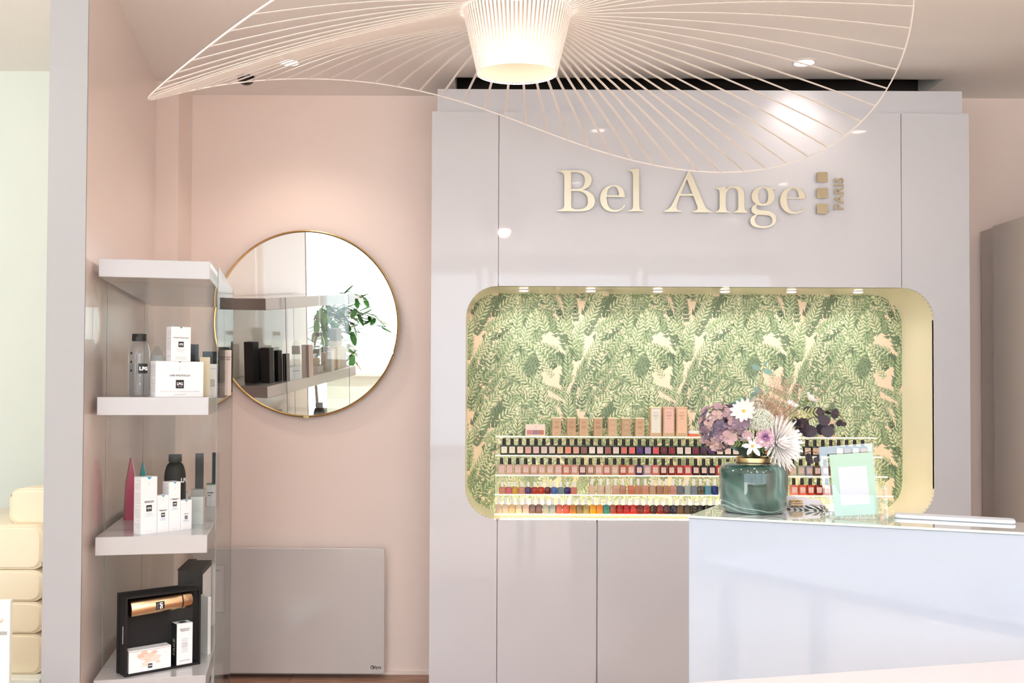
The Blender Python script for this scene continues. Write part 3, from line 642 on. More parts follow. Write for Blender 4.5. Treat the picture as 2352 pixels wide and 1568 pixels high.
w2 = (x1 - x0) / 2; hh = z1 - z0
MB().prism(rrect(-w2, w2, 0, hh, w2 * .85, 8), -.033, 0).build('casing', m_whitep, t, bevel=.006, seg=3)
MB().prism(rrect(w2 * .25, w2 * .72, hh * .32, hh * .82, w2 * .22, 5), -.0345, -.0325).build('window', P('grey_gloss', (150, 142, 136), .1), t)
MB().prism(rrect(w2 * .3, w2 * .67, hh * .7, hh * .8, w2 * .17, 5), -.0358, -.0346).build('lens', m_black, t)
MB().prism(rrect(-w2 * .7, w2 * .3, hh * .1, hh * .28, w2 * .2, 4), -.0338, -.0328).build('cover', m_whitep, t)

FILL_DL = [(-.69, 1.75, 'left one of the nearer row', 20), (.52, 1.75, 'middle one of the nearer row', 12), (1.81, 1.75, 'right one of the nearer row', 8), (-.69, .45, 'left one above the camera', 50), (.52, .45, 'middle one above the camera', 22), (1.81, .45, 'right one above the camera', 20),  # added fill lights out of view, brightening the whole room
      (-.69, -.85, 'left one by the window', 205), (.52, -.85, 'middle one by the window', 205), (1.81, -.85, 'right one by the window', 175)]
for i, (x, y, w_, en) in enumerate(FILL_DL):
    t = thing('downlight', 'added unseen fill downlight in the ceiling, ' + w_, 'ceiling light', (x, y, CEIL), 0, 'recessed ceiling downlights')
    MB().lathe([(.047, 0), (.047, -.003), (.04, -.006), (.036, -.002)], 32).build('rim', m_trimw, t, smooth=True)
    MB().lathe([(.035, -.0015), (.033, -.003), (.001, -.0035)], 24).build('lens', m_lens2, t, smooth=True)
    lamp('SPOT', (x, y, CEIL - .02), en, (1, .955, .92), .05, math.radians(160), 1.0)

# ------------------------------------------------------------------ round mirror, radiator
mx_, mz_ = AY(703.5, 744, 4.31); MR = 212.5 / 2290 * 4.31
mir = thing('round_mirror', 'round wall mirror with a thin brass frame', 'mirror', (mx_, YB - .040, mz_), -.028, rx=.058)
mm = MB(); mm.prism([(MR * .992 * math.cos(2 * PI * k / 128), MR * .992 * math.sin(2 * PI * k / 128)) for k in range(128)], -.004, .004); mm.build('mirror_glass', m_mirror, mir)
MB().tube([(MR * math.cos(2 * PI * k / 128), -.003, MR * math.sin(2 * PI * k / 128)) for k in range(128)], .0055, 8, closed=True).build('frame', m_brass, mir, smooth=True)
bxs('clip', m_brass2, mir, -.012, .012, -.011, .008, -MR - .008, -MR + .004)
xr0 = -1.27; xr1, _ = AY(883.5, 1400, 4.27); zr1 = AY(700, 1258.5, 4.27)[1]; zr0 = AY(700, 1547, 4.27)[1]
rad_ = thing('panel_radiator', 'flat white glass panel heater low on the wall under the mirror', 'heater', (xr0, 4.27, 0))
pts = rrect(0, xr1 - xr0, zr0, zr1, .012, 6)
MB().prism(pts, 0, .012).build('glass_panel', P('heater_glass', (204, 200, 199), .25, coat=.8, coat_r=.03), rad_, bevel=.003)
bxs('bracket', m_trimw, rad_, .1, .7, .0125, .0798, .12, .4)
xb, zb = AY(866, 1532, 4.27); text('blyss', .019, m_ink, rad_, (xb - xr0, -.0006, zb), bold=.0003)
xb, zb = AY(855, 1532, 4.27); MB().tube([(.0075 * math.cos(k * PI / 8), 0, .0075 * math.sin(k * PI / 8)) for k in range(16)], .0009, 4, closed=True).build('logo', m_ink, rad_).location = (xb - xr0, -.0004, zb)
MB().tube([(.004 * math.cos(k * PI / 8), 0, .004 * math.sin(k * PI / 8)) for k in range(2, 13)], .0008, 4).build('logo', m_ink, rad_).location = (xb - xr0, -.0004, zb)

# ------------------------------------------------------------------ glass display shelves on the left wall
SO = Vector((-.847, 2.984)); SU = Vector((-.9843, -.1765)); SV = Vector((-.193, .9812))
SANG = math.atan2(-SU.y, -SU.x)                 # the shelf's own x axis points to the room
def SL(s_, t_): p = SO + SU * s_ + SV * t_; return p.x, p.y
SW, SLN, ST = .316, 1.08, .054
LZ = [CAMH + .376, CAMH - .031, CAMH - .441, CAMH - .857, .03 + ST * .6]
un = thing('shelf_unit', 'five-level white and glass display shelf standing along the left wall', 'shelf', (SO.x, SO.y, 0), math.atan2(SV.y, SV.x) - PI / 2)
for k, z in enumerate(LZ):
    bxs('shelf_board', m_shelf, un, -SW, 0, 0, SLN, max(z - ST, 0), z, bevel=.0015)
def pane(x0, x1, y0, y1, z0, z1):
    o = bxs('glass_pane', m_glass, un, x0, x1, y0, y1, z0, z1); return o
pane(.0125, .015, .13, .905, 0, LZ[0] + .001)
ed = MB(); ed.box(.0126, .0149, .1292, .1299, 0, LZ[0]); ed.build('pane_edge', m_glass_edge, un); MB().box(.0126, .0149, .9051, .9058, 0, LZ[0]).build('pane_edge', m_glass_edge, un)
for k in range(4):
    z0, z1 = LZ[k + 1] + .0005, LZ[k] - ST - .0005
    pane(-SW + .002, -.0005, .131, .137, z0, z1); pane(-SW + .002, -.0005, .896, .902, z0, z1)
    MB().box(-SW + .001, -SW + .0019, .131, .137, z0, z1).build('pane_edge', m_glass_edge, un)
    MB().box(-SW + .001, -SW + .0019, .896, .902, z0, z1).build('pane_edge', m_glass_edge, un)

# ------------------------------------------------------------------ products
def logo(t, cx, y, cz, s_, m=m_ink, tm=None, sub=True):
    bxs('logo_square', m, t, cx - s_ / 2, cx + s_ / 2, y - .0004, y - .0001, cz - s_ / 2 * 1.03, cz + s_ / 2 * 1.03)
    text('LPG', s_ * .46, tm or m_white, t, (cx, y - .0007, cz + s_ * .02), name='logo_text', bold=s_ * .018, sx=1.0, spacing=.86)
    if sub and s_ > .012: text('endermologie', s_ * .11, tm or m_white, t, (cx, y - .0007, cz - s_ * .3), name='logo_text')
m_blue_tri = P('blue_triangle', (40, 160, 200), .5); m_green_tri = P('green_triangle', (40, 130, 95), .5)
def tri(t, cx, y, zt, w, m):
    mb = MB(); mb.prism([(cx - w / 2, zt), (cx, zt - w * .5), (cx + w / 2, zt)][::-1], y - .0004, y - .0001); mb.build('triangle', m, t)
def sidelines(t, xs, y0, y1, z0, z1, n, m=m_grey_ink, seed=1):
    r = random.Random(seed); mb = MB()
    for k in range(n):
        z = z1 - (z1 - z0) * (k + .5) / n
        if r.random() < .15: continue
        a = y0; b = y1 - (y1 - y0) * r.choice((0, .05, .1, .4))
        mb.box(xs - .0003, xs - .0001, a, b, z, z + .0006)
    mb.build('side_print', m, t)
def px_box(name, label, pl, pr, z, ph, depth, m=None, cat='box', group=None, ang=None, w=None, Y=None):
    """front-bottom edge from photo points pl, pr on a board at height z; ph = photo y of the top over pl"""
    a = Vector(AZ(*pl, z)) if Y is None else Vector((AY(*pl, Y)[0], Y))
    if ang is None: b = Vector(AZ(*pr, z)); d = b - a; ang = math.atan2(d.y, d.x); w = d.length
    h = AY(pl[0], ph, a.y)[1] - z
    t = thing(name, label, cat, (a.x, a.y, z), ang, group)
    bxs('carton', m or m_white, t, 0, w, 0, depth, 0, h, bevel=.0006)
    return t, w, h
# --- third board: four white cartons
Z3 = LZ[2]
BX = [((323, 1228), (360, 1223.6), 1096, .040, 'tall white carton with a blue triangle, leftmost and largest of four', 'ESSENCE ACTIVE', 'RÉHYDRATANTE', .018, .45),
      ((361, 1223.5), (387, 1220.5), 1138, .030, 'short white carton second from left, in front of the black bottle', 'SÉRUM ECLAT ACTIF', 'RÉHYDRATANT', .0125, .47),
      ((387.5, 1220.4), (414, 1217.5), 1107, .040, 'tall slim white carton third from left in the row of four', 'GEL CRÈME REPULPANT', 'HYDRATANT', .0135, .55),
      ((414.5, 1217.4), (440, 1214.5), 1149, .030, 'smallest white carton at the right end of the four', 'BAUME NUIT', '', .0095, .42)]
for i, (pl, pr, ph, dp, lab, t1, t2, ls, lz) in enumerate(BX):
    t, w, h = px_box('white_carton', lab, pl, pr, Z3, ph, dp, group='white cartons on the third board')
    tri(t, w / 2, 0, h - .0005, w * .3, m_blue_tri); logo(t, w / 2, 0, h * lz, ls)
    bxs('line', m_grey_ink, t, w / 2 - .0002, w / 2 + .0002, -.0003, -.0001, h * .83, h * .91)
    text(t1, w * .075, m_ink, t, (w / 2, -.0004, h * lz + ls * 1.15), bold=.0001)
    if t2: text(t2, w * .075, m_ink, t, (w / 2, -.0004, h * lz + ls * .98), bold=.0001)
    for q, (zz, ww) in enumerate(((.8, .3), (.98, .55), (1.15, .25), (1.32, .6))): bxs('print', m_blue_ink, t, w / 2 * (1 - ww), w / 2 * (1 + ww), -.0003, -.0001, h * lz - ls * zz, h * lz - ls * zz + .0007)
    text('50 ml / 1.7 fl. oz', w * .06, m_grey_ink, t, (w / 2, -.0004, h * .045))
    sidelines(t, 0, .004, dp - .004, h * .1, h * .95, 34, seed=i)
def cone_pack(label, px, py, ptop, wpx, c, Yy):
    a = Vector(AZ(px, py, Z3)); h = AY(px, ptop, a.y)[1] - Z3; w = wpx / 2290 * a.y
    t = thing('pyramid_pack', label, 'pack', (a.x, a.y, Z3), .55)
    m_ = P('pack_colour', c, .3, coat=.4)
    mb = MB(); r0 = [(0, 0, 0), (w, 0, 0), (w, w * .9, 0), (0, w * .9, 0)]
    r1 = [(w * .12, w * .03, h * .6), (w * .92, w * .03, h * .6), (w * .92, w * .8, h * .6), (w * .12, w * .8, h * .6)]
    r2 = [(w * .5, w * .1, h), (w * .56, w * .1, h), (w * .56, w * .7, h), (w * .5, w * .7, h)]
    mb.rings([r0, r1, r2]).build('carton', m_, t)
    MB().rings([[(w * 1.001, 0, 0), (w * 1.05, 0, 0), (w * 1.05, w * .9, 0), (w * 1.001, w * .9, 0)], [(w * .925, w * .03, h * .6), (w * .97, w * .03, h * .6), (w * .97, w * .8, h * .6), (w * .925, w * .8, h * .6)], [(w * .565, w * .1, h), (w * .6, w * .1, h), (w * .6, w * .7, h), (w * .565, w * .7, h)]]).build('white_side', m_white, t)
cone_pack('pointed magenta pyramid pack at the wall end of the third board', 287.5, 1195, 1053, 25, (196, 70, 110), 0)
cone_pack('pointed turquoise pyramid pack behind the tall white carton', 317, 1186, 1063, 21, (60, 175, 180), 0)
def flask(name, label, x, y, z, r, hb, ht, m, capm, capr, caph, shoulder=.35, n=36):
    t = thing(name, label, 'bottle', (x, y, z))
    pr = [(r * .9, 0), (r, .004), (r, hb * .72)]
    for k in range(1, 9):
        a = k / 8 * PI / 2; pr.append((capr * .82 + (r - capr * .82) * math.cos(a), hb * .72 + hb * .28 * math.sin(a)))
    pr.append((capr * .82, ht - caph * .9)); MB().lathe(pr, n).build('bottle_body', m, t, smooth=True)
    MB().lathe([(capr, ht - caph), (capr * 1.01, ht - caph + .002), (capr, ht - .001), (capr * .96, ht), (.0, ht)], n).build('bottle_cap', capm, t, smooth=True)
    return t
x, y = SL(.115, .235)
yb_ = y; xw = AY(402, 1100, yb_)[0]; rb = 24 / 2290 * yb_
t = flask('black_bottle', 'matt black bottle with a wide cap behind the white cartons', xw, yb_, Z3, rb, AY(402, 1062, yb_)[1] - Z3, AY(402, 1043.5, yb_)[1] - Z3, m_mblack, m_mblack, 14.5 / 2290 * yb_, 16.5 / 2290 * yb_)
sub = bpy.data.objects.new('label_print', None)
ph_ = .98
for k, ch in enumerate('LPG'):
    a_ = ph_ + k * .30; text(ch, .018, m_white, t, ((rb + .0005) * math.sin(a_), -(rb + .0005) * math.cos(a_), AY(420, 1102, yb_)[1] - Z3), rz=a_, name='label_print', bold=.001)
def dark_box(label, pc, ptop, wpx, Yy, rz, z=Z3, m=None, dep=.028, group=None):
    xw = AY(pc, 1000, Yy)[0]; w = wpx / 2290 * Yy; h = AY(pc, ptop, Yy)[1] - z
    t = thing('dark_carton', label, 'box', (xw, Yy, z), rz, group); bxs('carton', m or m_dark, t, -w / 2, w / 2, -dep / 2, dep / 2, 0, h, .0006); return t, w, h
dark_box('charcoal tall carton behind the black bottle on the third board', 459, 1041, 18, 3.62, .25, group='charcoal cartons on the third board')
dark_box('charcoal tall carton at the glass edge of the third board', 497, 1039, 17, 3.70, .25, group='charcoal cartons on the third board')
tt, w, h = px_box('green_lid_carton', 'white carton with a green lid near the glass on the third board', (474, 1163.5), (495, 1163), Z3, 1112, .045)
bxs('lid', P('green_lid', (130, 165, 130), .4), tt, -.001, w + .001, -.001, .046, h - .003, h + .001)
text('ANCEUR', w * .17, m_ink, tt, (w * .42, -.0005, h * .62), bold=.0003); text('BIELITY', w * .12, m_ink, tt, (w * .36, -.0005, h * .5), bold=.0002)
m_pale_g = P('pale_green_card', (206, 210, 211), .45)
tt, w, h = px_box('pale_carton', 'pale grey-green carton lit from the side, behind the smallest white carton', (437, 1204), (466, 1203.5), Z3, 1141, .04, m_pale_g)
for q in range(10): bxs('print', m_grey_ink, tt, w * .1, w * (.9 - .1 * (q % 3)), -.0003, -.0001, h * (.45 + .045 * q), h * (.45 + .045 * q) + .0006)
tt, w, h = px_box('pale_carton', 'low grey carton behind the slim white cartons', (421, 1178), (433, 1177.5), Z3, 1131, .03, m_pale_g)
tt, w, h = px_box('pale_carton', 'wide grey-white carton at the back, left of the green lid', (438, 1172), (468, 1171.5), Z3, 1124, .035, P('grey_card', (205, 205, 206), .45))
# --- second board
Z2 = LZ[1]
A40 = math.radians(40)
t, w, h = px_box('wide_carton', 'wide white carton with a green triangle, under a smaller carton on the second board', (357, 907), None, Z2, 828.5, .041, ang=A40, w=.149, Y=2.962)
hb = h
tri(t, w / 2, 0, h - .0005, .008, m_green_tri); logo(t, w / 2, 0, h * .36, .025); bxs('line', m_grey_ink, t, w / 2 - .0003, w / 2 + .0003, -.0003, -.0001, h * .72, h * .86)
text('CURE VITALITÉ ÉCLAT', .0065, m_ink, t, (w / 2, -.0004, h * .6), bold=.0002); text('LA BOISSON DE VITALITÉ À LA CONCENTRÉ ÉCLAT & ANTI-ÂGE ESPRESSO', .0037, m_grey_ink, t, (w / 2, -.0004, h * .155)); text('20 SACHETS UNIDOSES', .0034, m_grey_ink, t, (w / 2, -.0004, h * .07))
sidelines(t, 0, .004, .037, .01, h - .01, 24, seed=9)
t, w, h = px_box('small_carton', 'small white carton with a green triangle standing on the wide carton', (392, 907), None, Z2 + hb + .0002, 749.5, .038, ang=A40, w=.061, Y=2.99)
t.location.z = Z2 + hb + .0003
tri(t, w / 2, 0, h - .0005, .009, m_green_tri); logo(t, w / 2, 0, h * .49, .0165); text('HYDRATATION ÉCLAT', .0048, m_ink, t, (w / 2, -.0004, h * .68), bold=.0001)
for zz, ww in ((.35, .5), (.31, .4), (.27, .3), (.12, .5), (.09, .55), (.06, .6)): bxs('print', m_grey_ink, t, w / 2 * (1 - ww), w / 2 * (1 + ww), -.0003, -.0001, h * zz, h * zz + .0006)
sidelines(t, 0, .004, .034, .01, h - .01, 20, seed=10)
m_bottleglass = glassy('bottle_glass', (.94, .96, .97), 1, 1.5); m_water = translucent('water_tint', (205, 215, 225), .5, .1, .8)
bx_, by_ = AY(320, 800, 2.985)[0], 2.985
t = flask('water_bottle', 'clear glass water bottle with a black cap and square logo', bx_, by_, Z2, .0312, AY(320, 784, by_)[1] - Z2, AY(320, 767, by_)[1] - Z2, m_bottleglass, m_black, .0212, .021)
MB().lathe([(.0285, .005), (.0285, .012), (.0285, .10), (.0285, .1)], 28).build('inner_wall', glassy('inner_glass', (.9, .93, .96), 1, 1.35), t, smooth=True)
cur = MB()
for k in range(7):
    a0_, a1_ = .27 + .13 * k, .27 + .13 * (k + 1); R_ = .0318
    cur.face([(R_ * math.sin(a0_), -R_ * math.cos(a0_), .084 - .014), (R_ * math.sin(a1_), -R_ * math.cos(a1_), .084 - .014), (R_ * math.sin(a1_), -R_ * math.cos(a1_), .084 + .015), (R_ * math.sin(a0_), -R_ * math.cos(a0_), .084 + .015)])
cur.build('logo_square', m_ink, t)
for k, ch in enumerate('LPG'):
    a_ = .46 + k * .26; text(ch, .0135, m_white, t, (.0322 * math.sin(a_), -.0322 * math.cos(a_), .084), rz=a_, name='logo_text', bold=.0009)
for k in range(3): bxs('ring_mark', m_mblack, t, -.0028, .0028, -.0322, -.0316, .075 + k * .026, .081 + k * .026).rotation_euler = (0, 0, -.43)
def std(name, label, s_, t_, z, w, d, h, rz, m, cat='box', group=None):
    x, y = SL(s_, t_); o = thing(name, label, cat, (x, y, z), SANG + rz, group); bxs('carton', m, o, -w / 2, w / 2, -d / 2, d / 2, 0, h, .0006); return o
m_taupe = P('taupe_card', (150, 138, 128), .4); m_cream = P('cream_card', (226, 208, 176), .45); m_pinkw = P('pinkish_white_card', (240, 226, 220), .45)
def px_std(name, label, pc, s_hint_Y, z, wpx, ptop, dep, rz, m, group=None):
    Yy = s_hint_Y; x = AY(pc, 880, Yy)[0]; w = wpx / 2290 * Yy; h = AY(pc, ptop, Yy)[1] - z
    o = thing(name, label, 'box', (x, Yy, z), rz, group); bxs('carton', m, o, -w / 2, w / 2, -dep / 2, dep / 2, 0, h, .0006); return o, w, h
o, w, h = px_std('serum_carton', 'pinkish white slim carton with a taupe side, at the glass edge of the second board', 517, 3.62, Z2, 26, 804, .042, .3, m_pinkw)
bxs('side_panel', m_taupe, o, -w / 2 - .0006, -w / 2 - .0002, -.0208, .0208, .001, h - .001)
text('SÉRUM ÉCLAT', .0062, m_ink, o, (0, -.0214, h * .84), bold=.0002); text('ENERGISANT', .0055, m_ink, o, (0, -.0214, h * .79), bold=.0002)
for q in range(9): bxs('print', m_grey_ink, o, -w * .17, w * .17, -.0214, -.0211, h * (.34 + .026 * q), h * (.34 + .026 * q) + .0016)
text('FACE', .02, m_paleink, o, (-w / 2 - .0008, 0, h * .4), rz=-PI / 2).rotation_euler = (PI / 2, -PI / 2, -PI / 2)
o, w, h = px_std('white_carton', 'bluish white slim carton behind the front pane on the second board', 488, 3.30, Z2, 24, 836, .03, .3, m_white)
for q in range(9): bxs('print', m_grey_ink, o, -w * .2, w * .2, -.0154, -.0151, h * (.3 + .026 * q), h * (.3 + .026 * q) + .0014)
text('SÉRUM', .006, m_blue_ink, o, (0, -.0155, h * .85))
o, w, h = px_std('cream_carton', 'narrow cream and gold carton right of the wide carton', 470.5, 3.22, Z2, 9, 831, .03, .5, m_cream)
# glass jar behind the water bottle
jy = 3.30; x = AY(361, 850, jy)[0]; t = thing('glass_jar', 'clear glass jar with a label behind the water bottle', 'jar', (x, jy, Z2))
MB().lathe([(.02, 0), (.022, .004), (.022, .13), (.018, .15), (.01, .158), (.009, .165)], 24).build('jar_body', glassy('jar_glass', (.9, .93, .93), 1, 1.5), t, smooth=True)
MB().lathe([(.0224, .09), (.0224, .145 - .012)], 24, cap=False).build('label', P('grey_label', (200, 204, 208), .5), t)
# dark cartons seen in the mirror and through the panes
dk = [(.135, .95, .052, .045, .196, 'charcoal carton at the mirror end, tallest and nearest the wall'), (.065, .93, .052, .036, .168, 'brownish charcoal carton second from the wall at the mirror end'), (.045, .855, .024, .034, .150, 'slim charcoal carton in the middle at the mirror end'), (.02, .82, .022, .03, .132, 'lowest slim charcoal carton at the mirror end')]
for s_, t_, w, d, h, lab in dk: std('dark_carton', lab, s_ + .01, t_, Z2, w, d, h, .15, m_dark, group='charcoal cartons at the mirror end of the second board')
x, y = SL(.17, .84); t = thing('faceted_box', 'dark eight-sided box behind the charcoal cartons', 'box', (x, y, Z2)); MB().lathe([(.038, 0), (.038, .14), (.028, .155)], 8).build('carton', m_dark, t)
x, y = SL(.05, .53); t = thing('cream_tube', 'white cream tube standing on its black cap, seen in the mirror', 'tube', (x, y, Z2))
MB().lathe([(.013, .0), (.0135, .018)], 20).build('tube_cap', m_black, t, smooth=True)
tb = MB(); tb.rings([[(r * math.cos(2 * PI * j / 20), q * math.sin(2 * PI * j / 20), z) for j in range(20)] for r, q, z in ((.0135, .0135, .018), (.0165, .015, .022), (.0165, .008, .06), (.016, .0015, .1))]); tb.build('tube_body', m_white, t, smooth=True)
o = std('white_carton', 'low white carton under the amber bottle, seen in the mirror', .07, .38, Z2, .055, .05, .03, .2, m_white)
x, y = SL(.07, .38); t = thing('serum_bottle', 'amber serum bottle with black cap on the low white carton', 'bottle', (x, y, Z2 + .0303))
MB().prism(rrect(-.018, .018, 0, .045, .004, 4), -.014, .014).build('bottle_body', translucent('amber', (216, 196, 150), .4, .1, .3), t); MB().lathe([(.012, .045), (.012, .066)], 18).build('neck', m_bottleglass, t, smooth=True)
MB().lathe([(.0155, .066), (.0155, .09), (.0145, .091)], 22).build('bottle_cap', m_black, t, smooth=True)
o = std('gold_carton', 'cream carton with gold panel, seen in the mirror before the window', .06, .28, Z2, .042, .036, .095, .15, m_cream); bxs('gold_panel', m_brass2, o, -.008, .008, .0181, .0185, .03, .05)
o = std('gold_carton', 'slim tall cream carton with gold panel, right of the other in the mirror', .03, .20, Z2, .032, .03, .125, .15, m_cream); bxs('gold_panel', m_brass2, o, -.006, .006, .0151, .0155, .05, .08)
# --- fourth board: gift box
Z4 = LZ[3]
a = Vector(AZ(287, 1555.5, Z4)); b = Vector(AZ(460, 1524.5, Z4)); d = b - a; ga = math.atan2(d.y, d.x); gw = d.length; gd = .055
gh = AY(289, 1372, a.y)[1] - Z4
t = thing('gift_box', 'open black gift box standing upright with products inside', 'box', (a.x, a.y, Z4), ga)
gb = MB(); gb.box(0, gw, .048, gd, 0, gh); gb.box(0, .006, 0, .048, 0, gh); gb.box(gw - .006, gw, 0, .048, 0, gh); gb.box(.006, gw - .006, 0, .048, 0, .006); gb.box(.006, gw - .006, 0, .048, gh - .006, gh)
gb.build('tray', m_mblack, t, bevel=.0005)
bxs('lid', m_mblack, t, -.003, gw + .003, gd + .0005, gd + .012, 0, gh + .004, .0005); bxs('label_strip', m_white, t, -.0006, -.0001, .02, .023, gh * .40, gh * .62)
GM = Matrix.Translation((a.x, a.y, Z4)) @ Matrix.Rotation(ga, 4, 'Z')
def gpos(x, y, z): return tuple(GM @ Vector((x, y, z)))
fl_ = thing('thermos', 'gold metal thermos lying across the top of the gift box', 'flask', gpos(.012, .022, gh * .70), ga)
m_thermo = noisy(P('gold_metal', (216, 184, 146), .25, metal=1), 30, .03)
def hl(prof, n=32): 
    mb = MB(); mb.rings([[(x, r * math.cos(2 * PI * j / n), r * math.sin(2 * PI * j / n)) for j in range(n)] for r, x in prof]); return mb
TR = .0265
fl_.location = gpos(.016, .019, gh - .012 - TR)
fl_.rotation_euler = (0, -.035, ga); fl_.rotation_mode = 'XYZ'
hl([(TR * .93, 0), (TR, .003), (TR, .154)]).build('flask_body', m_thermo, fl_, smooth=True)
hl([(TR * .96, .154), (TR * .96, .158)]).build('seal', m_black, fl_, smooth=True)
hl([(TR, .158), (TR, .184), (TR * .9, .188)]).build('flask_cap', m_thermo, fl_, smooth=True)
cur = MB()
for k in range(6):
    a0_, a1_ = -.45 + .15 * k, -.45 + .15 * (k + 1); R_ = TR + .0003
    cur.face([(.072, -R_ * math.cos(a0_), R_ * math.sin(a0_)), (.098, -R_ * math.cos(a0_), R_ * math.sin(a0_)), (.098, -R_ * math.cos(a1_), R_ * math.sin(a1_)), (.072, -R_ * math.cos(a1_), R_ * math.sin(a1_))])
cur.build('logo_square', m_ink, fl_)
tx = text('LPG', .0115, m_white, fl_, (.087, -TR - .0006, 0), name='logo_text', bold=.0007, spacing=.86); tx.rotation_euler = (PI / 2, PI / 2, 0)
tx = text('endermologie', .0032, m_white, fl_, (.0775, -TR - .0006, 0), name='logo_text'); tx.rotation_euler = (PI / 2, PI / 2, 0)
fb = thing('floral_carton', 'small white carton with peach watercolour flower in the gift box', 'box', gpos(.012, .004, .0067), ga)
fw, fh, fd = .128, .066, .04
bxs('carton', m_white, fb, 0, fw, 0, fd, 0, fh, .0006)
m_peach = [P('peach_wash', c, .5) for c in ((238, 205, 190), (232, 190, 172), (242, 216, 204))]
rr_ = random.Random(3)
for k in range(16):
    cx_, cz_ = fw * (.25 + .5 * rr_.random()), fh * (.3 + .55 * rr_.random()); R_ = .006 + .008 * rr_.random(); mb = MB()
    mb.prism([(max(.001, min(fw - .001, cx_ + R_ * (1 + .3 * math.sin(3 * j + k)) * math.cos(2 * PI * j / 14))), max(.001, min(fh - .001, cz_ + .6 * R_ * (1 + .3 * math.cos(2 * j + k)) * math.sin(2 * PI * j / 14)))) for j in range(14)], -.00012 - .00001 * k, -.0001); mb.build('flower_print', m_peach[k % 3], fb)
bxs('gold_line', m_brass2, fb, 0, fw, -.0004, -.00005, fh - .004, fh - .003)
logo(fb, fw * .5, -.0004, fh * .22, .0125, sub=False)
sb = thing('tall_carton', 'upright white carton with a black lettered side in the gift box', 'box', gpos(.158, .005, .0067), ga)
sw_, sh_, sd_ = .05, .125, .04
bxs('carton', m_white, sb, 0, sw_, 0, sd_, 0, sh_, .0006); bxs('side_panel', m_ink, sb, -.0006, -.0001, .0005, sd_ - .0005, .0005, sh_ - .0005)
q_ = text('FACE', .022, m_paleink, sb, (-.0009, sd_ / 2, sh_ * .42)); q_.rotation_euler = (PI / 2, -PI / 2, -PI / 2)
text('SÉRUM ÉCLAT', .005, m_ink, sb, (sw_ / 2, -.0004, sh_ * .86), bold=.0001); text('ENERGISANT', .0045, m_ink, sb, (sw_ / 2, -.0004, sh_ * .82), bold=.0001)
for q in range(9): bxs('print', m_grey_ink, sb, sw_ * (.32 - .02 * (q % 2)), sw_ * .68, -.0003, -.0001, sh_ * (.3 + .04 * q), sh_ * (.3 + .04 * q) + .0018 * (1 if 2 < q < 6 else .5))
text('endermologie', .006, m_grey_ink, sb, (sw_ / 2, -.0004, sh_ * .1)); bxs('logo_square', m_ink, sb, sw_ * .3, sw_ * .7, .01, .03, sh_ + .0001, sh_ + .0004)
# black carton behind and the others
bb = Vector(AZ(420, 1470, Z4)); Yb2 = 3.34; xw = AY(409, 1300, Yb2)[0]
t = thing('black_carton', 'large black two-piece carton with a white label behind the gift box', 'box', (xw, Yb2, Z4), .12)
w_ = 54 / 2290 * Yb2; h_ = AY(409, 1310, Yb2)[1] - Z4
bxs('base', m_mblack, t, 0, w_, 0, .20, 0, h_, .0006); bxs('lid', m_mblack, t, -.002, w_ * .35, -.002 + .003, .202, h_ + .0003, h_ + .004, .0005)
bxs('label_strip', m_white, t, w_ + .0001, w_ + .0006, .012, .19, h_ * .5, h_ * .93)
t, w, h = px_std('white_carton', 'tall white carton next to the pane on the fourth board', 488.5, 3.62, Z4, 18, 1294, .05, .1, m_white)
sidelines(t, -w / 2, -.02, .02, .02, h - .02, 20, seed=4)
for q in range(14): bxs('print', m_grey_ink, t, -w * .38, w * (.3 - .1 * (q % 3)), -.0254, -.0251, h * (.35 + .04 * q), h * (.35 + .04 * q) + .0008)
t = thing('framed_sign', 'small black-framed notice at the far end of the fourth board', 'sign', (AY(503, 1350, 3.8)[0], 3.8, Z4), .25)
h_ = AY(503, 1296, 3.8)[1] - Z4; bxs('card', m_white, t, -.018, .018, -.002, .002, .004, h_ - .004)
fr_ = MB(); fr_.box(-.021, -.018, -.003, .003, 0, h_); fr_.box(.018, .021, -.003, .003, 0, h_); fr_.box(-.018, .018, -.003, .003, 0, .004); fr_.box(-.018, .018, -.003, .003, h_ - .004, h_); fr_.build('frame', m_ink, t)
bxs('print', m_ink, t, -.012, .004, -.0026, -.0021, h_ * .86, h_ * .9)
t = thing('slim_carton', 'very slim white carton between the gift box and the black carton', 'box', (AY(475, 1450, 3.2)[0], 3.21, Z4), .9)
bxs('carton', m_white, t, 0, .012, 0, .05, 0, AY(475, 1372, 3.2)[1] - Z4, .0005)
t, w, h = px_std('ribbed_carton', 'white carton on the lowest board below the fourth', 506, 3.7, LZ[4], 22, 1521, .05, .1, m_white)
for q in range(9): bxs('print', m_grey_ink, t, -w * .4, w * .4, -.0254, -.0251, h * (.1 + .06 * q), h * (.1 + .06 * q) + .001)

# ------------------------------------------------------------------ reception counter
ZC = CAMH - .285
FL, BL = Vector(AZ(1580, 1183.5, ZC)), Vector(AZ(1655, 1157, ZC))
FR, BR = Vector(AZ(2352, 1222, ZC)), Vector(AZ(2352, 1200, ZC))
df_ = (FR - FL).normalized(); db_ = (BR - BL).normalized()
FR2, BR2 = FL + df_ * 1.25, BL + db_ * 1.05
ctr = thing('reception_counter', 'glossy white reception counter with a glass top', 'counter', (FL.x, FL.y, 0))
def loc(p): return (p.x - FL.x, p.y - FL.y)
gt = .005
mb = MB(); i_f = Vector((.004, .004))
quad_prism(mb, [loc(FL + df_ * .0025 + Vector((.0, .003))), loc(FR2), loc(BR2), loc(BL + Vector((.002, -.002)))], 0, ZC - gt - .0005); mb.build('counter_body', m_counter, ctr, bevel=.0012)
mb = MB(); quad_prism(mb, [loc(FL), loc(FR2 + Vector((.001, -.002))), loc(BR2), loc(BL)], ZC - gt, ZC)
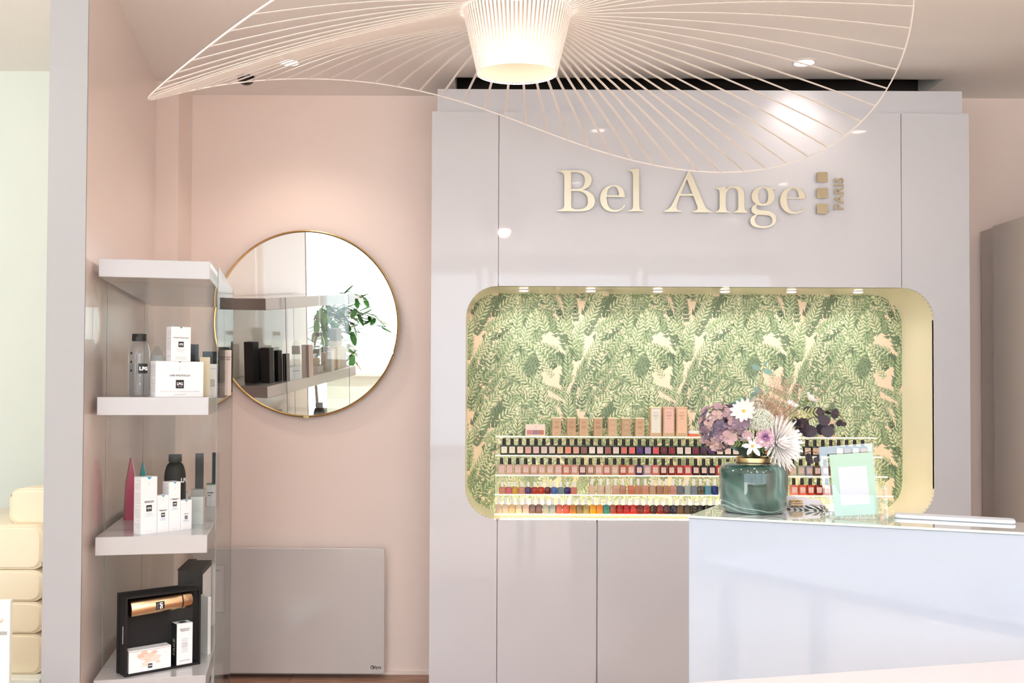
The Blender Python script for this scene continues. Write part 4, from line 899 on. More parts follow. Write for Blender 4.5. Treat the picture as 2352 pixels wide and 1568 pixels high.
m_top = P('glass_top', (222, 224, 222), .04, coat=1, coat_r=.0)
mb.build('glass_top', m_top, ctr)
mb = MB(); q0 = FL - Vector((.0, .0006)); q1 = FR2 - Vector((0, .0026))
nrmf = Vector((df_.y, -df_.x))
quad_prism(mb, [loc(FL + nrmf * .0011), loc(FR2 + nrmf * .0031), loc(FR2 + nrmf * .0024), loc(FL + nrmf * .0004)], ZC - gt, ZC - .0003); mb.build('glass_edge', P('green_glass_edge', (190, 205, 196), .15), ctr)
# slim white tray on the counter's rear right
ta = Vector(AZ(2053, 1190, ZC)); tb_ = Vector(AZ(2334, 1205, ZC)); dd = tb_ - ta
t = thing('slim_tray', 'slim white rounded case lying on the rear right of the counter', 'tray', (ta.x, ta.y, ZC), math.atan2(dd.y, dd.x))
MB().rings([[(x, y * 1., z) for x, y in rrect(0, dd.length, 0, .05, .012, 6)] for z in (.0003, .0085)]).build('case', P('pale_blue_white', (200, 207, 217), .3), t, bevel=.003, seg=3)

# vase
vy = 2.335; vx = AY(1730.5, 1120, vy)[0]; VR = 77 / 2290 * vy
vz = lambda py: AY(1730, py, vy)[1] - ZC
vase = thing('marbled_vase', 'squat green marbled glass vase with a brass collar on the counter', 'vase', (vx, vy, ZC))
hs = vz(1062)
m_vase = P('marbled_glass', (60, 110, 100), .06, coat=1, coat_r=.0)
nt = m_vase.node_tree; b_ = nt.nodes['Principled BSDF']; N = nt.nodes.new; Lk = nt.links.new
tc = N('ShaderNodeTexCoord'); n1 = N('ShaderNodeTexNoise'); n1.inputs['Scale'].default_value = 6.0; n1.inputs['Detail'].default_value = 1; n1.inputs['Distortion'].default_value = 1.4
rp = N('ShaderNodeValToRGB'); el = rp.color_ramp.elements; el[0].position = .36; el[0].color = lin((24, 58, 50)); el[1].position = .66; el[1].color = lin((156, 180, 182))
e = el.new(.47); e.color = lin((46, 84, 76)); e = el.new(.53); e.color = lin((98, 120, 116)); e = el.new(.59); e.color = lin((70, 108, 104))
Lk(tc.outputs['Object'], n1.inputs['Vector']); Lk(n1.outputs['Fac'], rp.inputs[0])
sep = N('ShaderNodeSeparateXYZ'); Lk(tc.outputs['Object'], sep.inputs[0])
n2 = N('ShaderNodeTexNoise'); n2.inputs['Scale'].default_value = 9; n2.inputs['Detail'].default_value = 0; Lk(tc.outputs['Object'], n2.inputs['Vector'])
def mth(op, a, b=None, c=None):
    m_ = N('ShaderNodeMath'); m_.operation = op
    for i, v in enumerate((a, b, c)):
        if v is None: continue
        if isinstance(v, (int, float)): m_.inputs[i].default_value = v
        else: Lk(v, m_.inputs[i])
    return m_.outputs[0]
zz = mth('ADD', sep.outputs[2], mth('MULTIPLY', n2.outputs['Fac'], .05))
last = rp.outputs[0]
for z_, wd in ((.044, .0009), (.036, .0013), (.054, .006)):
    dlt = mth('ABSOLUTE', mth('SUBTRACT', zz, z_)); msk = mth('SUBTRACT', 1.0, mth('SMOOTH_MIN', mth('DIVIDE', dlt, wd), 1.0, .1)); 
    mx = N('ShaderNodeMix'); mx.data_type = 'RGBA'; mx.clamp_factor = True
    Lk(mth('MULTIPLY', msk, .8 if wd < .005 else .25), mx.inputs[0]); Lk(last, mx.inputs[6]); mx.inputs[7].default_value = lin((190, 208, 206)) if wd < .005 else lin((24, 60, 52)); last = mx.outputs[2]
Lk(last, b_.inputs['Base Color'])
pr = [(VR * .80, 0), (VR * .90, .003), (VR * .965, .012), (VR * .985, .03), (VR, .06), (VR, hs * .78), (VR * .985, hs * .87), (VR * .93, hs * .945), (VR * .82, hs * .985), (VR * .55, hs)]
MB().lathe(pr, 64).build('vase_body', m_vase, vase, smooth=True)
cr_ = 39.5 / 2290 * vy
MB().lathe([(cr_ * .98, hs - .001), (cr_ * .98, hs + .001)], 48).build('seal', m_black, vase)
ct = vz(1049)
MB().lathe([(cr_, hs + .001), (cr_ * 1.01, hs + .002), (cr_ * 1.01, ct - .001), (cr_ * .97, ct), (cr_ * .9, ct - .001), (cr_ * .9, hs + .002)], 48, cap=False).build('collar', m_brass2, vase, smooth=True)

# ------------------------------------------------------------------ flowers
def VP_(px, py, dy=0): x, z = AY(px, py, vy + dy); return Vector((x, vy + dy, z))
mouth = Vector((vx, vy, ZC + ct - .012))
m_stem = P('stem_green', (96, 112, 62), .6); m_stemb = P('stem_brown', (92, 66, 48), .6); m_leafg = P('leaf_green', (92, 110, 56), .5); m_leafd = P('leaf_deep_green', (44, 62, 50), .5)
def stem(t, end, m=m_stem, r=.0013, sag=.015, start=None):
    s_ = (start or mouth) - Vector(t.location) + Vector((rnd.uniform(-.018, .018), rnd.uniform(-.018, .018), 0)); e_ = Vector(end) - Vector(t.location)
    pts = [s_.lerp(e_, k / 7) + Vector((0, 0, sag * math.sin(PI * k / 7))) for k in range(8)]
    MB().tube(pts, r, 6).build('stem', m, t, smooth=True)
def petal_mesh(L, w, m, cup=.2, n=5, name='petal', tipw=.3, notch=0):
    mb = MB(); rows = []
    for k in range(n + 1):
        u = k / n; ww = w * (math.sin(PI * min(.98, .12 + .8 * u)) ** .8) * (1 if u < .9 else .8); z = cup * L * u * u
        rows.append([(L * u, -ww / 2, z + .12 * ww), (L * u, 0, z), (L * u, ww / 2, z + .12 * ww)])
    n0 = 0
    for r in rows: mb.v += r
    for k in range(n):
        for j in range(2): a_ = k * 3 + j; mb.f.append((a_, a_ + 3, a_ + 4, a_ + 1)); mb.mi.append(0)
    return mb.mesh(name, m, True)
m_petw = translucent('white_petal', (252, 250, 249), .2, 0); m_petp = translucent('pale_petal', (242, 226, 222), .3, 0)
def orient(o, d, roll=0):     # local x along d
    o.rotation_mode = 'QUATERNION'; o.rotation_quaternion = d.to_track_quat('X', 'Z') @ Matrix.Rotation(roll, 4, 'X').to_quaternion()
def basis(nrm):
    nrm = nrm.normalized(); u = nrm.cross(Vector((0, 0, 1))); u = u.normalized() if u.length > .05 else Vector((1, 0, 0)); return nrm, u, nrm.cross(u)
def daisy(label, pos, nrm, R, npet, pm, eye=(206, 160, 70), back=False, lean=.25, layers=1, group=None, gaps=0, drop=0):
    t = thing('daisy', label, 'flower', pos, 0, 0 or group); nrm, u, v = basis(nrm); me = petal_mesh(R, R * .42, pm, .12)
    for L in range(layers):
        for k in range(npet):
            a_ = 2 * PI * (k + .5 * L) / npet + rnd.uniform(-.06, .06)
            d = (u * math.cos(a_) + v * math.sin(a_)) * math.cos(lean) + nrm * (math.sin(lean) + .3 * L)
            o = link('petal', me, t); q = d.to_track_quat('X', 'Z'); o.rotation_mode = 'QUATERNION'
            zax = nrm; yax = zax.cross(d).normalized(); xax = d.normalized(); zax = xax.cross(yax)
            o.rotation_quaternion = Matrix((xax, yax, zax)).transposed().to_quaternion(); o.location = d.normalized() * R * .1; o.scale = (rnd.uniform(.9, 1.08) * (1 - .2 * L),) * 3
    mb = MB().lathe([(R * .12, -.001), (R * .16, .001), (R * .12, R * .09), (.0001, R * .12)], 14); c = mb.build('flower_centre', P('eye', eye, .7), t, smooth=True)
    c.rotation_mode = 'QUATERNION'; c.rotation_quaternion = nrm.to_track_quat('Z', 'Y')
    s_ = MB().lathe([(.0015, -R * .28), (R * .12, -R * .2), (R * .2, -R * .03), (R * .22, .0)], 10, cap=False).build('sepal', m_leafg, t, smooth=True); s_.rotation_mode = 'QUATERNION'; s_.rotation_quaternion = nrm.to_track_quat('Z', 'Y')
    stem(t, Vector(pos) - nrm * R * .25); return t
daisy('white daisy above the hydrangea, facing the counter front', VP_(1708, 944, -.05), Vector((-.35, -.9, .35)), .028, 13, m_petp)
daisy('white daisy tipped away at the upper right on a green stalk', VP_(1857, 919, .0), Vector((.75, -.15, .75)), .021, 16, m_petw, lean=.5)
daisy('pale daisy half hidden behind the pink sea lavender', VP_(1816, 934, .03), Vector((.3, -.5, .8)), .017, 14, m_petw, lean=.5)
daisy('white flower with narrow petals low at the vase mouth', VP_(1728, 1024, -.055), Vector((-.1, -1, .1)), .024, 6, m_petw)
daisy('white flower seen from the side left of the vase mouth', VP_(1713, 1012, -.045), Vector((-.3, -.7, .8)), .019, 7, m_petw, lean=.6)
daisy('small white flower lying flat between hydrangea and globe flower', VP_(1697, 986, -.05), Vector((-.1, -.3, 1)), .018, 9, m_petp)
# big white chrysanthemum
pos = VP_(1783, 1017, -.03); t = thing('chrysanthemum', 'large shaggy white chrysanthemum opening to the right', 'flower', pos); nrm, u, v = basis(Vector((.62, -.72, .12)))
pmesh = petal_mesh(.055, .0078, m_petw, .1, 5)
for k in range(190):
    a_ = k * 2.39996; rr = (k / 190) ** .6; el_ = math.radians(88 - 92 * rr)
    d = (u * math.cos(a_) + v * math.sin(a_)) * math.cos(el_) + nrm * math.sin(el_)
    o = link('petal', pmesh, t); xax = d.normalized(); yax = nrm.cross(xax); yax = yax.normalized() if yax.length > .01 else u; zax = xax.cross(yax)
    o.rotation_mode = 'QUATERNION'; o.rotation_quaternion = Matrix((xax, yax, zax)).transposed().to_quaternion(); o.location = xax * .006; o.scale = (rnd.uniform(.75, 1.1) * (.82 + .35 * rr),) * 3
stem(t, Vector(pos) - nrm * .01, m_stemb, .002)
# lilac mum
pos = VP_(1757, 1004, -.06); t = thing('lilac_mum', 'small lilac double bloom under the globe flower', 'flower', pos); nrm, u, v = basis(Vector((-.1, -.95, .1)))
pm1 = petal_mesh(.020, .0095, translucent('lilac_petal', (226, 196, 208), .3, 0), .15, 4); pm2 = petal_mesh(.010, .006, translucent('violet_petal', (196, 150, 196), .3, 0), .15, 3)
for k in range(64):
    a_ = k * 2.39996; rr = (k / 64) ** .6; el_ = math.radians(85 - 88 * rr); d = (u * math.cos(a_) + v * math.sin(a_)) * math.cos(el_) + nrm * math.sin(el_)
    inner = k < 24; o = link('inner_petal' if inner else 'petal', pm2 if inner else pm1, t); xax = d.normalized(); yax = nrm.cross(xax); yax = yax.normalized() if yax.length > .01 else u; zax = xax.cross(yax)
    o.rotation_mode = 'QUATERNION'; o.rotation_quaternion = Matrix((xax, yax, zax)).transposed().to_quaternion(); o.location = xax * .004 + (nrm * .004 if inner else Vector((0, 0, 0))) + u * .000; o.scale = (rnd.uniform(.85, 1.1),) * 3
stem(t, Vector(pos) - nrm * .005)
# hydrangea
def floret_mesh(m):
    mb = MB()
    for q in range(4):
        a_ = q * PI / 2 + .2; c_, s_ = math.cos(a_), math.sin(a_); n0 = len(mb.v)
        prof = ((0, 0, 0), (.35, .42, .1), (.75, .55, .16), (1.0, .3, .1), (1.03, 0, .04), (1.0, -.3, .1), (.75, -.55, .16), (.35, -.42, .1))
        for u_, w_, z_ in prof: u_ *= .0098; w_ *= .0098; mb.v.append((c_ * u_ - s_ * w_, s_ * u_ + c_ * w_, z_ * .0098 + .0004 * q))
        mb.v.append((c_ * .0058, s_ * .0058, -.0004)); 
        for k in range(8): mb.f.append((n0 + 8, n0 + k, n0 + (k + 1) % 8)); mb.mi.append(0)
    return mb.mesh('floret', m, True)
hyd = [floret_mesh(translucent('hydrangea_%d' % i, c, .25, 0)) for i, c in enumerate(((176, 150, 158), (198, 170, 172), (146, 126, 142), (208, 180, 176), (128, 116, 134)))]
HC = VP_(1656, 980, -.02); t = thing('hydrangea', 'dusky mauve hydrangea head at the left of the bouquet', 'flower', HC)
hr = random.Random(8)
for k in range(120):
    z_ = 1 - 2 * (k + .5) / 120; a_ = k * 2.39996; r_ = math.sqrt(1 - z_ * z_); d = Vector((r_ * math.cos(a_), r_ * math.sin(a_), z_))
    if d.y > .55: continue
    p_ = Vector((d.x * .050, d.y * .038, d.z * .054)) * hr.uniform(.82, 1.04)
    if d.x > .5 and d.z < -.2: p_ += Vector((.012, 0, 0))
    o = link('floret', hyd[hr.randrange(5)], t); o.location = p_; dd = (d + Vector((hr.gauss(0, .3), hr.gauss(0, .3), hr.gauss(0, .3)))).normalized()
    o.rotation_mode = 'QUATERNION'; o.rotation_quaternion = dd.to_track_quat('Z', 'Y') @ Matrix.Rotation(hr.random() * 6, 4, 'Z').to_quaternion(); o.scale = (hr.uniform(.9, 1.35),) * 3
for (px, py, s_) in ((1665, 1003, 1.75), (1673, 1008, 1.5), (1707, 968, 1.5), (1712, 1000, 1.3), (1698, 990, 1.3), (1690, 975, 1.5)):
    o = link('floret', hyd[1 if py > 990 else 2], t); o.location = VP_(px + 5, py, -.055) - HC; o.rotation_mode = 'QUATERNION'; o.rotation_quaternion = Vector((hr.gauss(0, .2), -1, hr.gauss(0, .2))).to_track_quat('Z', 'Y'); o.scale = (s_,) * 3
MB().lathe([(.001, -.03), (.018, -.022), (.026, 0), (.018, .022), (.001, .03)], 14).build('core', P('core_brown', (74, 64, 66), .8), t, smooth=True)
stem(t, HC + Vector((.012, 0, -.02)), m_stemb, .002, .0)
# globe flowers (ammi)
def globe(label, pos, R, n, c, name='globe_flower'):
    t = thing(name, label, 'flower', pos); mb = MB(); r_ = random.Random(int(R * 1e5))
    for k in range(n):
        z_ = 1 - 1.75 * (k + .5) / n; a_ = k * 2.39996; q = math.sqrt(max(0, 1 - z_ * z_)); d = Vector((q * math.cos(a_), q * math.sin(a_), z_)); R2 = R * r_.uniform(.86, 1.05)
        p_ = d * R2; s_ = .0012 + .0007 * r_.random(); nn, uu, vv = basis(d + Vector((r_.gauss(0, .4), r_.gauss(0, .4), r_.gauss(0, .4))))
        for j in range(3):
            aa = j * 2.09; a2 = aa + 1.3
            mb.face([p_, p_ + (uu * math.cos(aa) + vv * math.sin(aa)) * s_ + nn * s_ * .4, p_ + (uu * math.cos(aa + .6) + vv * math.sin(aa + .6)) * s_ * 1.35 + nn * s_ * .3, p_ + (uu * math.cos(a2) + vv * math.sin(a2)) * s_ + nn * s_ * .4])
    o = mb.build('tiny_florets', translucent('ammi_white' + str(n), c, .3, 0), t); o['kind'] = 'stuff'
    MB().lathe([(.0005, -R * .7), (R * .5, -R * .45), (R * .78, 0), (R * .5, R * .62), (.0005, R * .8)], 14).build('core', P('core_green', (96, 110, 84), .8), t, smooth=True)
    stem(t, Vector(pos) - Vector((0, 0, R * .7)), m_stem, .0016, 0)
globe('round greenish white globe flower in the middle of the bouquet', VP_(1747, 967, -.05), .0285, 1500, (232, 236, 224))
globe('smaller pinkish globe flower behind the round one', VP_(1738, 935, .0), .021, 700, (226, 214, 200))
# sea lavender cloud
pos = VP_(1790, 935, .01); t = thing('sea_lavender', 'feathery dusty pink sea lavender behind the white blooms', 'flower', pos)
mb = MB(); tw = MB(); r_ = random.Random(21)
tips = []
for (px, py, dy) in ((1765, 905, 0), (1780, 893, .01), (1795, 888, 0), (1806, 905, .02), (1775, 925, -.02), (1790, 930, -.03), (1800, 935, -.02), (1812, 940, 0), (1783, 950, -.03), (1760, 915, 0), (1785, 868, .01), (1808, 866, .02), (1812, 880, .02), (1830, 880, .02), (1845, 885, .02), (1798, 855, 0), (1742, 900, .02), (1750, 910, .0), (1815, 950, -.02), (1800, 955, -.03), (1830, 918, .02), (1778, 872, 0)):
    tips.append((VP_(px, py, dy) - pos, py))
base = mouth - pos
for e_, py in tips:
    mid = base.lerp(e_, .7) + Vector((r_.gauss(0, .006), r_.gauss(0, .006), 0)); tw.tube([base, base.lerp(mid, .5), mid, e_], [.0009, .0008, .0006, .0003], 4)
    nb = 26 if py > 885 else 11; sp_ = .0135 if py > 885 else .010
    for k in range(nb):
        q = mid.lerp(e_, r_.random()) if py > 885 else mid.lerp(e_, .5 + .5 * r_.random()); tip = q + Vector((r_.gauss(0, sp_), r_.gauss(0, sp_), abs(r_.gauss(0, sp_)) * .8 - .002)); tw.tube([q, tip], .00022, 3, cap=False)
        for j in range(7):
            c_ = tip + Vector((r_.gauss(0, .0022), r_.gauss(0, .0022), r_.gauss(0, .0022))); s_ = .0007 + .0005 * r_.random(); nn, uu, vv = basis(Vector((r_.gauss(0, 1), r_.gauss(0, 1), r_.gauss(0, 1))))
            mb.face([c_ + uu * s_, c_ + vv * s_, c_ - uu * s_]); mb.face([c_ + nn * s_, c_ + vv * s_, c_ - nn * s_])
o = mb.build('tiny_florets', P('dusty_pink', (196, 156, 146), .8), t); o['kind'] = 'stuff'; tw.build('twigs', P('twig', (168, 130, 104), .8), t)['kind'] = 'stuff'
# eucalyptus
def round_leaf(m, R, asp=1.0):
    mb = MB(); n = 14; n0 = 0
    mb.v.append((R, 0, .06 * R))
    for k in range(n):
        a_ = 2 * PI * k / n; mb.v.append((R + R * math.cos(a_), R * asp * math.sin(a_), .0))
    for k in range(n): mb.f.append((0, 1 + k, 1 + (k + 1) % n)); mb.mi.append(0)
    return mb.mesh('leaf', m, True)
def sprig(name, label, pts, leaves, m, asp=1, sm=m_stemb, cat='foliage'):
    p0 = VP_(*pts[-1]); t = thing(name, label, cat, p0)
    P3 = [mouth] + [VP_(*p) for p in pts]
    MB().tube([p - p0 for p in P3], [.0013] * (len(P3) - 1) + [.0005], 5).build('stem', sm, t, smooth=True)
    cache = {}
    for (px, py, rpx, dy) in leaves:
        c = VP_(px, py, dy); R = rpx / 2290 * vy
        key = round(R, 3)
        if key not in cache: cache[key] = round_leaf(m, key if key > 0 else .003, asp)
        seg = min((((a.lerp(b, k / 6)) for a, b in zip(P3, P3[1:]) for k in range(7))), key=lambda q: (q - c).length)
        d = (c - seg); d = d.normalized() if d.length > .001 else Vector((1, 0, 0))
        o = link('leaf', cache[key], t); o.location = c - d * key - p0
        nrm = Vector((rnd.gauss(0, .3), -1, rnd.gauss(0, .3))).normalized(); yax = nrm.cross(d).normalized(); zax = d.cross(yax)
        o.rotation_mode = 'QUATERNION'; o.rotation_quaternion = Matrix((d, yax, zax)).transposed().to_quaternion()
        if (seg - (c - d * key)).length > .004: MB().tube([seg - p0, c - d * key - p0], .0004, 4).build('leaf_stalk', sm, t)
m_purple = P('dark_plum_leaf', (48, 39, 51), .55); m_euc = P('blue_green_leaf', (112, 144, 134), .55)
sprig('dark_eucalyptus', 'branch of dark plum eucalyptus discs reaching to the right', [(1810, 990, .03), (1850, 966, .03), (1890, 946, .03), (1908, 940, .03), (1930, 955, .03), (1937, 962, .03)],
      [(1833, 978, 15, .02), (1845, 975, 18, .03), (1858, 990, 19, .01), (1842, 988, 15, .0), (1826, 968, 12, .03), (1880, 948, 15, .03), (1871, 956, 9, .04), (1893, 965, 14, .02), (1918, 950, 12, .03), (1901, 947, 8, .04), (1887, 986, 14, .03), (1901, 990, 15, .02), (1909, 981, 9, .03), (1928, 971, 9, .03), (1938, 974, 7, .02), (1855, 940, 9, .04)], m_purple, 1)
sprig('dark_eucalyptus', 'short drooping eucalyptus twig beside the acrylic holder', [(1822, 1030, .02), (1842, 1042, .01), (1862, 1036, .01), (1880, 1040, .01)],
      [(1850, 1046, 13, .0), (1858, 1052, 12, .01), (1863, 1058, 8, .0), (1843, 1038, 9, .02), (1874, 1056, 8, .0), (1881, 1052, 8, .01)], m_purple, .7)
sprig('green_eucalyptus', 'thin eucalyptus sprig with three pale green leaves at the very top', [(1752, 950, .03), (1745, 890, .03), (1750, 850, .03), (1756, 838, .03)],
      [(1737, 844, 11, .03), (1763, 853, 12, .02), (1758, 835, 6, .03), (1742, 897, 13, .03), (1732, 905, 10, .03)], m_euc, .6, P('pale_stem', (176, 150, 116), .6))
sprig('green_eucalyptus', 'blue-green leaves peeping out behind the white daisy', [(1725, 960, .03), (1715, 925, .03), (1705, 918, .03)],
      [(1708, 917, 9, .03), (1697, 920, 7, .03), (1684, 927, 8, .04), (1725, 918, 8, .03)], m_euc, .6, m_stem)
# green leaflets
def fernleaf(label, pts, L, m, n=7):
    P3 = [VP_(*p) for p in pts]; t = thing('fern_leaf', label, 'foliage', P3[0])
    MB().tube([p - P3[0] for p in [mouth] + P3], .0008, 5).build('stem', m_stem, t)
    me = petal_mesh(L, L * .3, m, .1, 4, 'leaflet')
    for k in range(n):
        u_ = k / (n - 1) * (len(P3) - 1); i = min(int(u_), len(P3) - 2); q = P3[i].lerp(P3[i + 1], u_ - i); ax = (P3[i + 1] - P3[i]).normalized()
        for sgn in (-1, 1):
            side = Vector((0, -1, 0)).cross(ax) * sgn; d = (ax * .8 + side).normalized(); o = link('leaflet', me, t); o.location = q - P3[0]
            yax = Vector((0, -1, 0)).cross(d).normalized(); zax = d.cross(yax); o.rotation_mode = 'QUATERNION'; o.rotation_quaternion = Matrix((d, yax, zax)).transposed().to_quaternion(); o.scale = (rnd.uniform(.8, 1.1),) * 3
fernleaf('light green feathery leaf at the right among dark discs', [(1820, 958, .0), (1845, 950, .0), (1870, 947, .0)], .014, P('yellow_green', (150, 156, 96), .5))
fernleaf('green leaflets hanging left over the vase rim', [(1718, 1025, -.05), (1700, 1018, -.055), (1688, 1017, -.055)], .013, m_leafg, 5)
fernleaf('green leaflets at the right above the brass collar', [(1742, 1030, -.055), (1757, 1034, -.055), (1770, 1036, -.055)], .011, m_leafg, 5)
for i, (px, py, lx, ang_, c, lb) in enumerate(((1716, 1047, .05, 2.2, m_leafd, 'broad dark green leaf left above the brass collar'), (1744, 1046, .045, 1.3, m_leafd, 'dark green leaf standing in the middle of the vase mouth'), (1700, 1032, .035, 2.6, m_euc, 'pale green leaf lying on the left of the collar'), (1768, 1044, .045, .9, m_leafd, 'dark leaf at the right of the vase mouth under the chrysanthemum'))):
    p_ = VP_(px, py, -.02); t = thing('broad_leaf', lb, 'foliage', p_); me = petal_mesh(lx, lx * .5, c, .2, 6, 'leaf_blade'); o = link('leaf_blade', me, t)
    d = Vector((math.cos(ang_), -.25, math.sin(ang_))).normalized(); yax = Vector((0, -1, 0)).cross(d).normalized(); zax = d.cross(yax); o.rotation_mode = 'QUATERNION'; o.rotation_quaternion = Matrix((d, yax, zax)).transposed().to_quaternion()
    MB().tube([mouth - p_ - Vector((0, 0, .01)), Vector((0, 0, 0))], .0012, 5).build('stem', m_stem, t)

# ------------------------------------------------------------------ things on the counter right of the vase
def clear(name): return glassy(name, (.97, .98, .985), 1, 1.5)
hx0, hx1 = 1912, 2032
hy = AZ(1970, 1192, ZC)[1] + .01
k_ = hy / 2290
HXL = AY(1905, 1190, hy)[0]; hw = 128 * k_
hol = thing('brochure_holder', 'clear acrylic brochure holder standing on the counter', 'holder', (HXL, hy, ZC + .0003), -.12)
mh = clear('holder_acrylic')
hhgt = AY(1950, 1030, hy + .05)[1] - ZC
Rt = Matrix.Rotation(-.012, 4, 'X')
mb = MB(); mb.box(0, hw * .98, -.0012, .0012, 0, hhgt * 1.02, Matrix.Translation((-.004, .027, .002)) @ Rt @ Matrix.Rotation(-.09, 4, 'Y')); mb.build('back_plate', glassy('back_acrylic', (.96, .97, .98), 1, 1.9), hol, bevel=.0008)
fp = [(0, 0), (hw, 0), (hw * .985, .073), (hw * .90, .073), (hw * .84, .052), (hw * .18, .052), (hw * .10, .073), (hw * .01, .073)]
fo = curve_mesh('front_plate', [fp], .0022, mh, hol); fo.rotation_euler = (-.12, 0, 0); fo.location = (0, -.006, .001)
bxs('base', mh, hol, 0, hw, -.007, .03, 0, .0018)
for xx in (0, hw - .002):
    mb = MB(); mb.rings([[(xx, -.006, .002), (xx + .002, -.006, .002), (xx + .002, .022, .002), (xx, .022, .002)], [(xx, .003, .07), (xx + .002, .003, .07), (xx + .002, .036, .07), (xx, .036, .07)]]).build('side_plate', mh, hol)
cdw, cdh = 97 * k_, 142 * k_
crd = thing('brochure', 'mint green brochure with a pale inner card in the acrylic holder', 'brochure', (0, 0, 0)); 
crd.matrix_world = Matrix.Translation(hol.location) @ Matrix.Rotation(-.12, 4, 'Z') @ Matrix.Translation((.014, .012, .0028)) @ Matrix.Rotation(-.04, 4, 'X') @ Matrix.Rotation(-.075, 4, 'Y')
bxs('cover', P('mint_card', (156, 184, 168), .5), crd, 0, cdw, 0, .003, 0, cdh, .0004)
bxs('inner_card', P('lavender_white_card', (184, 188, 204), .5), crd, cdw * .17, cdw * .83, -.0006, -.0001, cdh * .17, cdh * .79)
m_faint = P('faint_gold_ink', (206, 204, 190), .4)
text('Bel Ange', .0078, m_faint, crd, (cdw * .5, -.0009, cdh * .50), bold=.0001)
mb = MB(); r_ = random.Random(2)
for q in range(4):
    p0_ = Vector((cdw * .8, -.0008, cdh * (.76 - .035 * q))); pts = [p0_ + Vector((-cdw * .38 * k / 8, 0, .0018 * math.sin(k * 1.3 + q) - .0006 * k * (q - 1) * .6)) for k in range(9)]; mb.tube(pts, .00012, 3)
mb.build('line_drawing', m_faint, crd); bxs('print', m_faint, crd, cdw * .45, cdw * .55, -.0009, -.0007, cdh * .455, cdh * .458)
# white pouch, gold claw clips, patterned scarf
pa = Vector(AZ(1812, 1170, ZC)); pb = Vector(AZ(1893, 1174, ZC)); pdd = pb - pa; pang = math.atan2(pdd.y, pdd.x)
t = thing('scarf', 'folded black and white patterned scarf on the counter behind the holder', 'scarf', (pa.x, pa.y, ZC), pang)
m_scarf = P('scarf_print', (230, 230, 228), .7); nt = m_scarf.node_tree; b_ = nt.nodes['Principled BSDF']; tc = nt.nodes.new('ShaderNodeTexCoord'); wv = nt.nodes.new('ShaderNodeTexWave'); wv.inputs['Scale'].default_value = 42; wv.inputs['Distortion'].default_value = 6; wv.bands_direction = 'DIAGONAL'
rp = nt.nodes.new('ShaderNodeValToRGB'); rp.color_ramp.interpolation = 'CONSTANT'; rp.color_ramp.elements[0].color = lin((60, 66, 66)); rp.color_ramp.elements[1].position = .5; rp.color_ramp.elements[1].color = lin((225, 225, 222))
nt.links.new(tc.outputs['Object'], wv.inputs[0]); nt.links.new(wv.outputs['Fac'], rp.inputs[0]); nt.links.new(rp.outputs[0], b_.inputs['Base Color'])
MB().rings([[(x, y, z) for x, y in rrect(-.008, .088, -.0, .035, .006, 4)] for z in (.0003, .0035)]).build('lower_fold', m_scarf, t, bevel=.001)
MB().rings([[(x + .016 * math.sin(y * 30), y, z + .002 * math.sin(x * 160)) for x, y in rrect(.03, .072, .004, .03, .008, 6)] for z in (.0058, .0125)]).build('upper_fold', m_scarf, t, bevel=.0012)
t = thing('paper_pouch', 'white translucent pouch with a blue corner behind the claw clips', 'pouch', (pa.x - .004, pa.y + .040, ZC), pang)
mb = MB(); mb.rings([[(0, 0, 0), (.098, 0, 0), (.098, .03, 0), (0, .03, 0)], [(0, .004, .03), (.085, .004, .022), (.085, .02, .022), (0, .02, .03)]]); mb.build('pouch', P('pouch_white', (236, 230, 238), .3), t, bevel=.002)
bxs('blue_tab', P('blue_tab', (40, 70, 190), .4), t, .001, .009, -.0012, .0003, .016, .023)
def claw(label, px, py, rz, sc):
    x, y = AZ(px, py, ZC); t = thing('hair_claw', label, 'hair clip', (x, y, ZC + .0005), rz, 'gold hair claws on the counter')
    for s_ in (-1, 1):
        mb = MB()
        for k in range(6):
            xx = (-.0125 + .005 * k) * sc; mb.tube([(xx, s_ * .002 * sc, .019 * sc), (xx, s_ * .008 * sc, .015 * sc), (xx, s_ * .0095 * sc, .007 * sc), (xx, s_ * .004 * sc, .0012)], .0011 * sc, 5)
        for z_, yy_ in ((.019, .0025), (.0135, .0088), (.008, .0095)): mb.tube([(-.014 * sc, s_ * yy_ * sc, z_ * sc), (.014 * sc, s_ * yy_ * sc, z_ * sc)], .0013 * sc, 5)
        mb.build('jaw', m_brass2, t, smooth=True)
    MB().tube([(-.004 * sc, 0, .02 * sc), (.004 * sc, 0, .02 * sc)], .002 * sc, 8).build('spring', m_brass, t, smooth=True)
claw('openwork gold hair claw beside the vase', 1828, 1167, .1, 1.0)
t = thing('hair_clip', 'small shiny gold clip lying flat next to the hair claw', 'hair clip', (*AZ(1851, 1170, ZC), ZC + .0008), .3); MB().prism([(0, 0), (.012, .0), (.013, .009), (.006, .004), (0, .006)], -.0015, .0015).build('clip', P('pale_gold', (250, 240, 215), .15, metal=1), t)

# ------------------------------------------------------------------ right side
xa, za = AY(2288, 520, 4.2)
sc_ = thing('side_cupboard', 'tall beige grey cupboard at the right edge beyond the cabinet', 'cupboard', (xa, 4.2, 0))
bxs('carcass', P('greige_laminate', (206, 196, 188), .5), sc_, .004, XR - xa - .01, -1.75, .14, 0, za, .001); bxs('side_panel', P('greige_panel', (208, 198, 190), .5), sc_, -.014, .0035, -1.75, 0.0, 0.0, za + .001, .001)
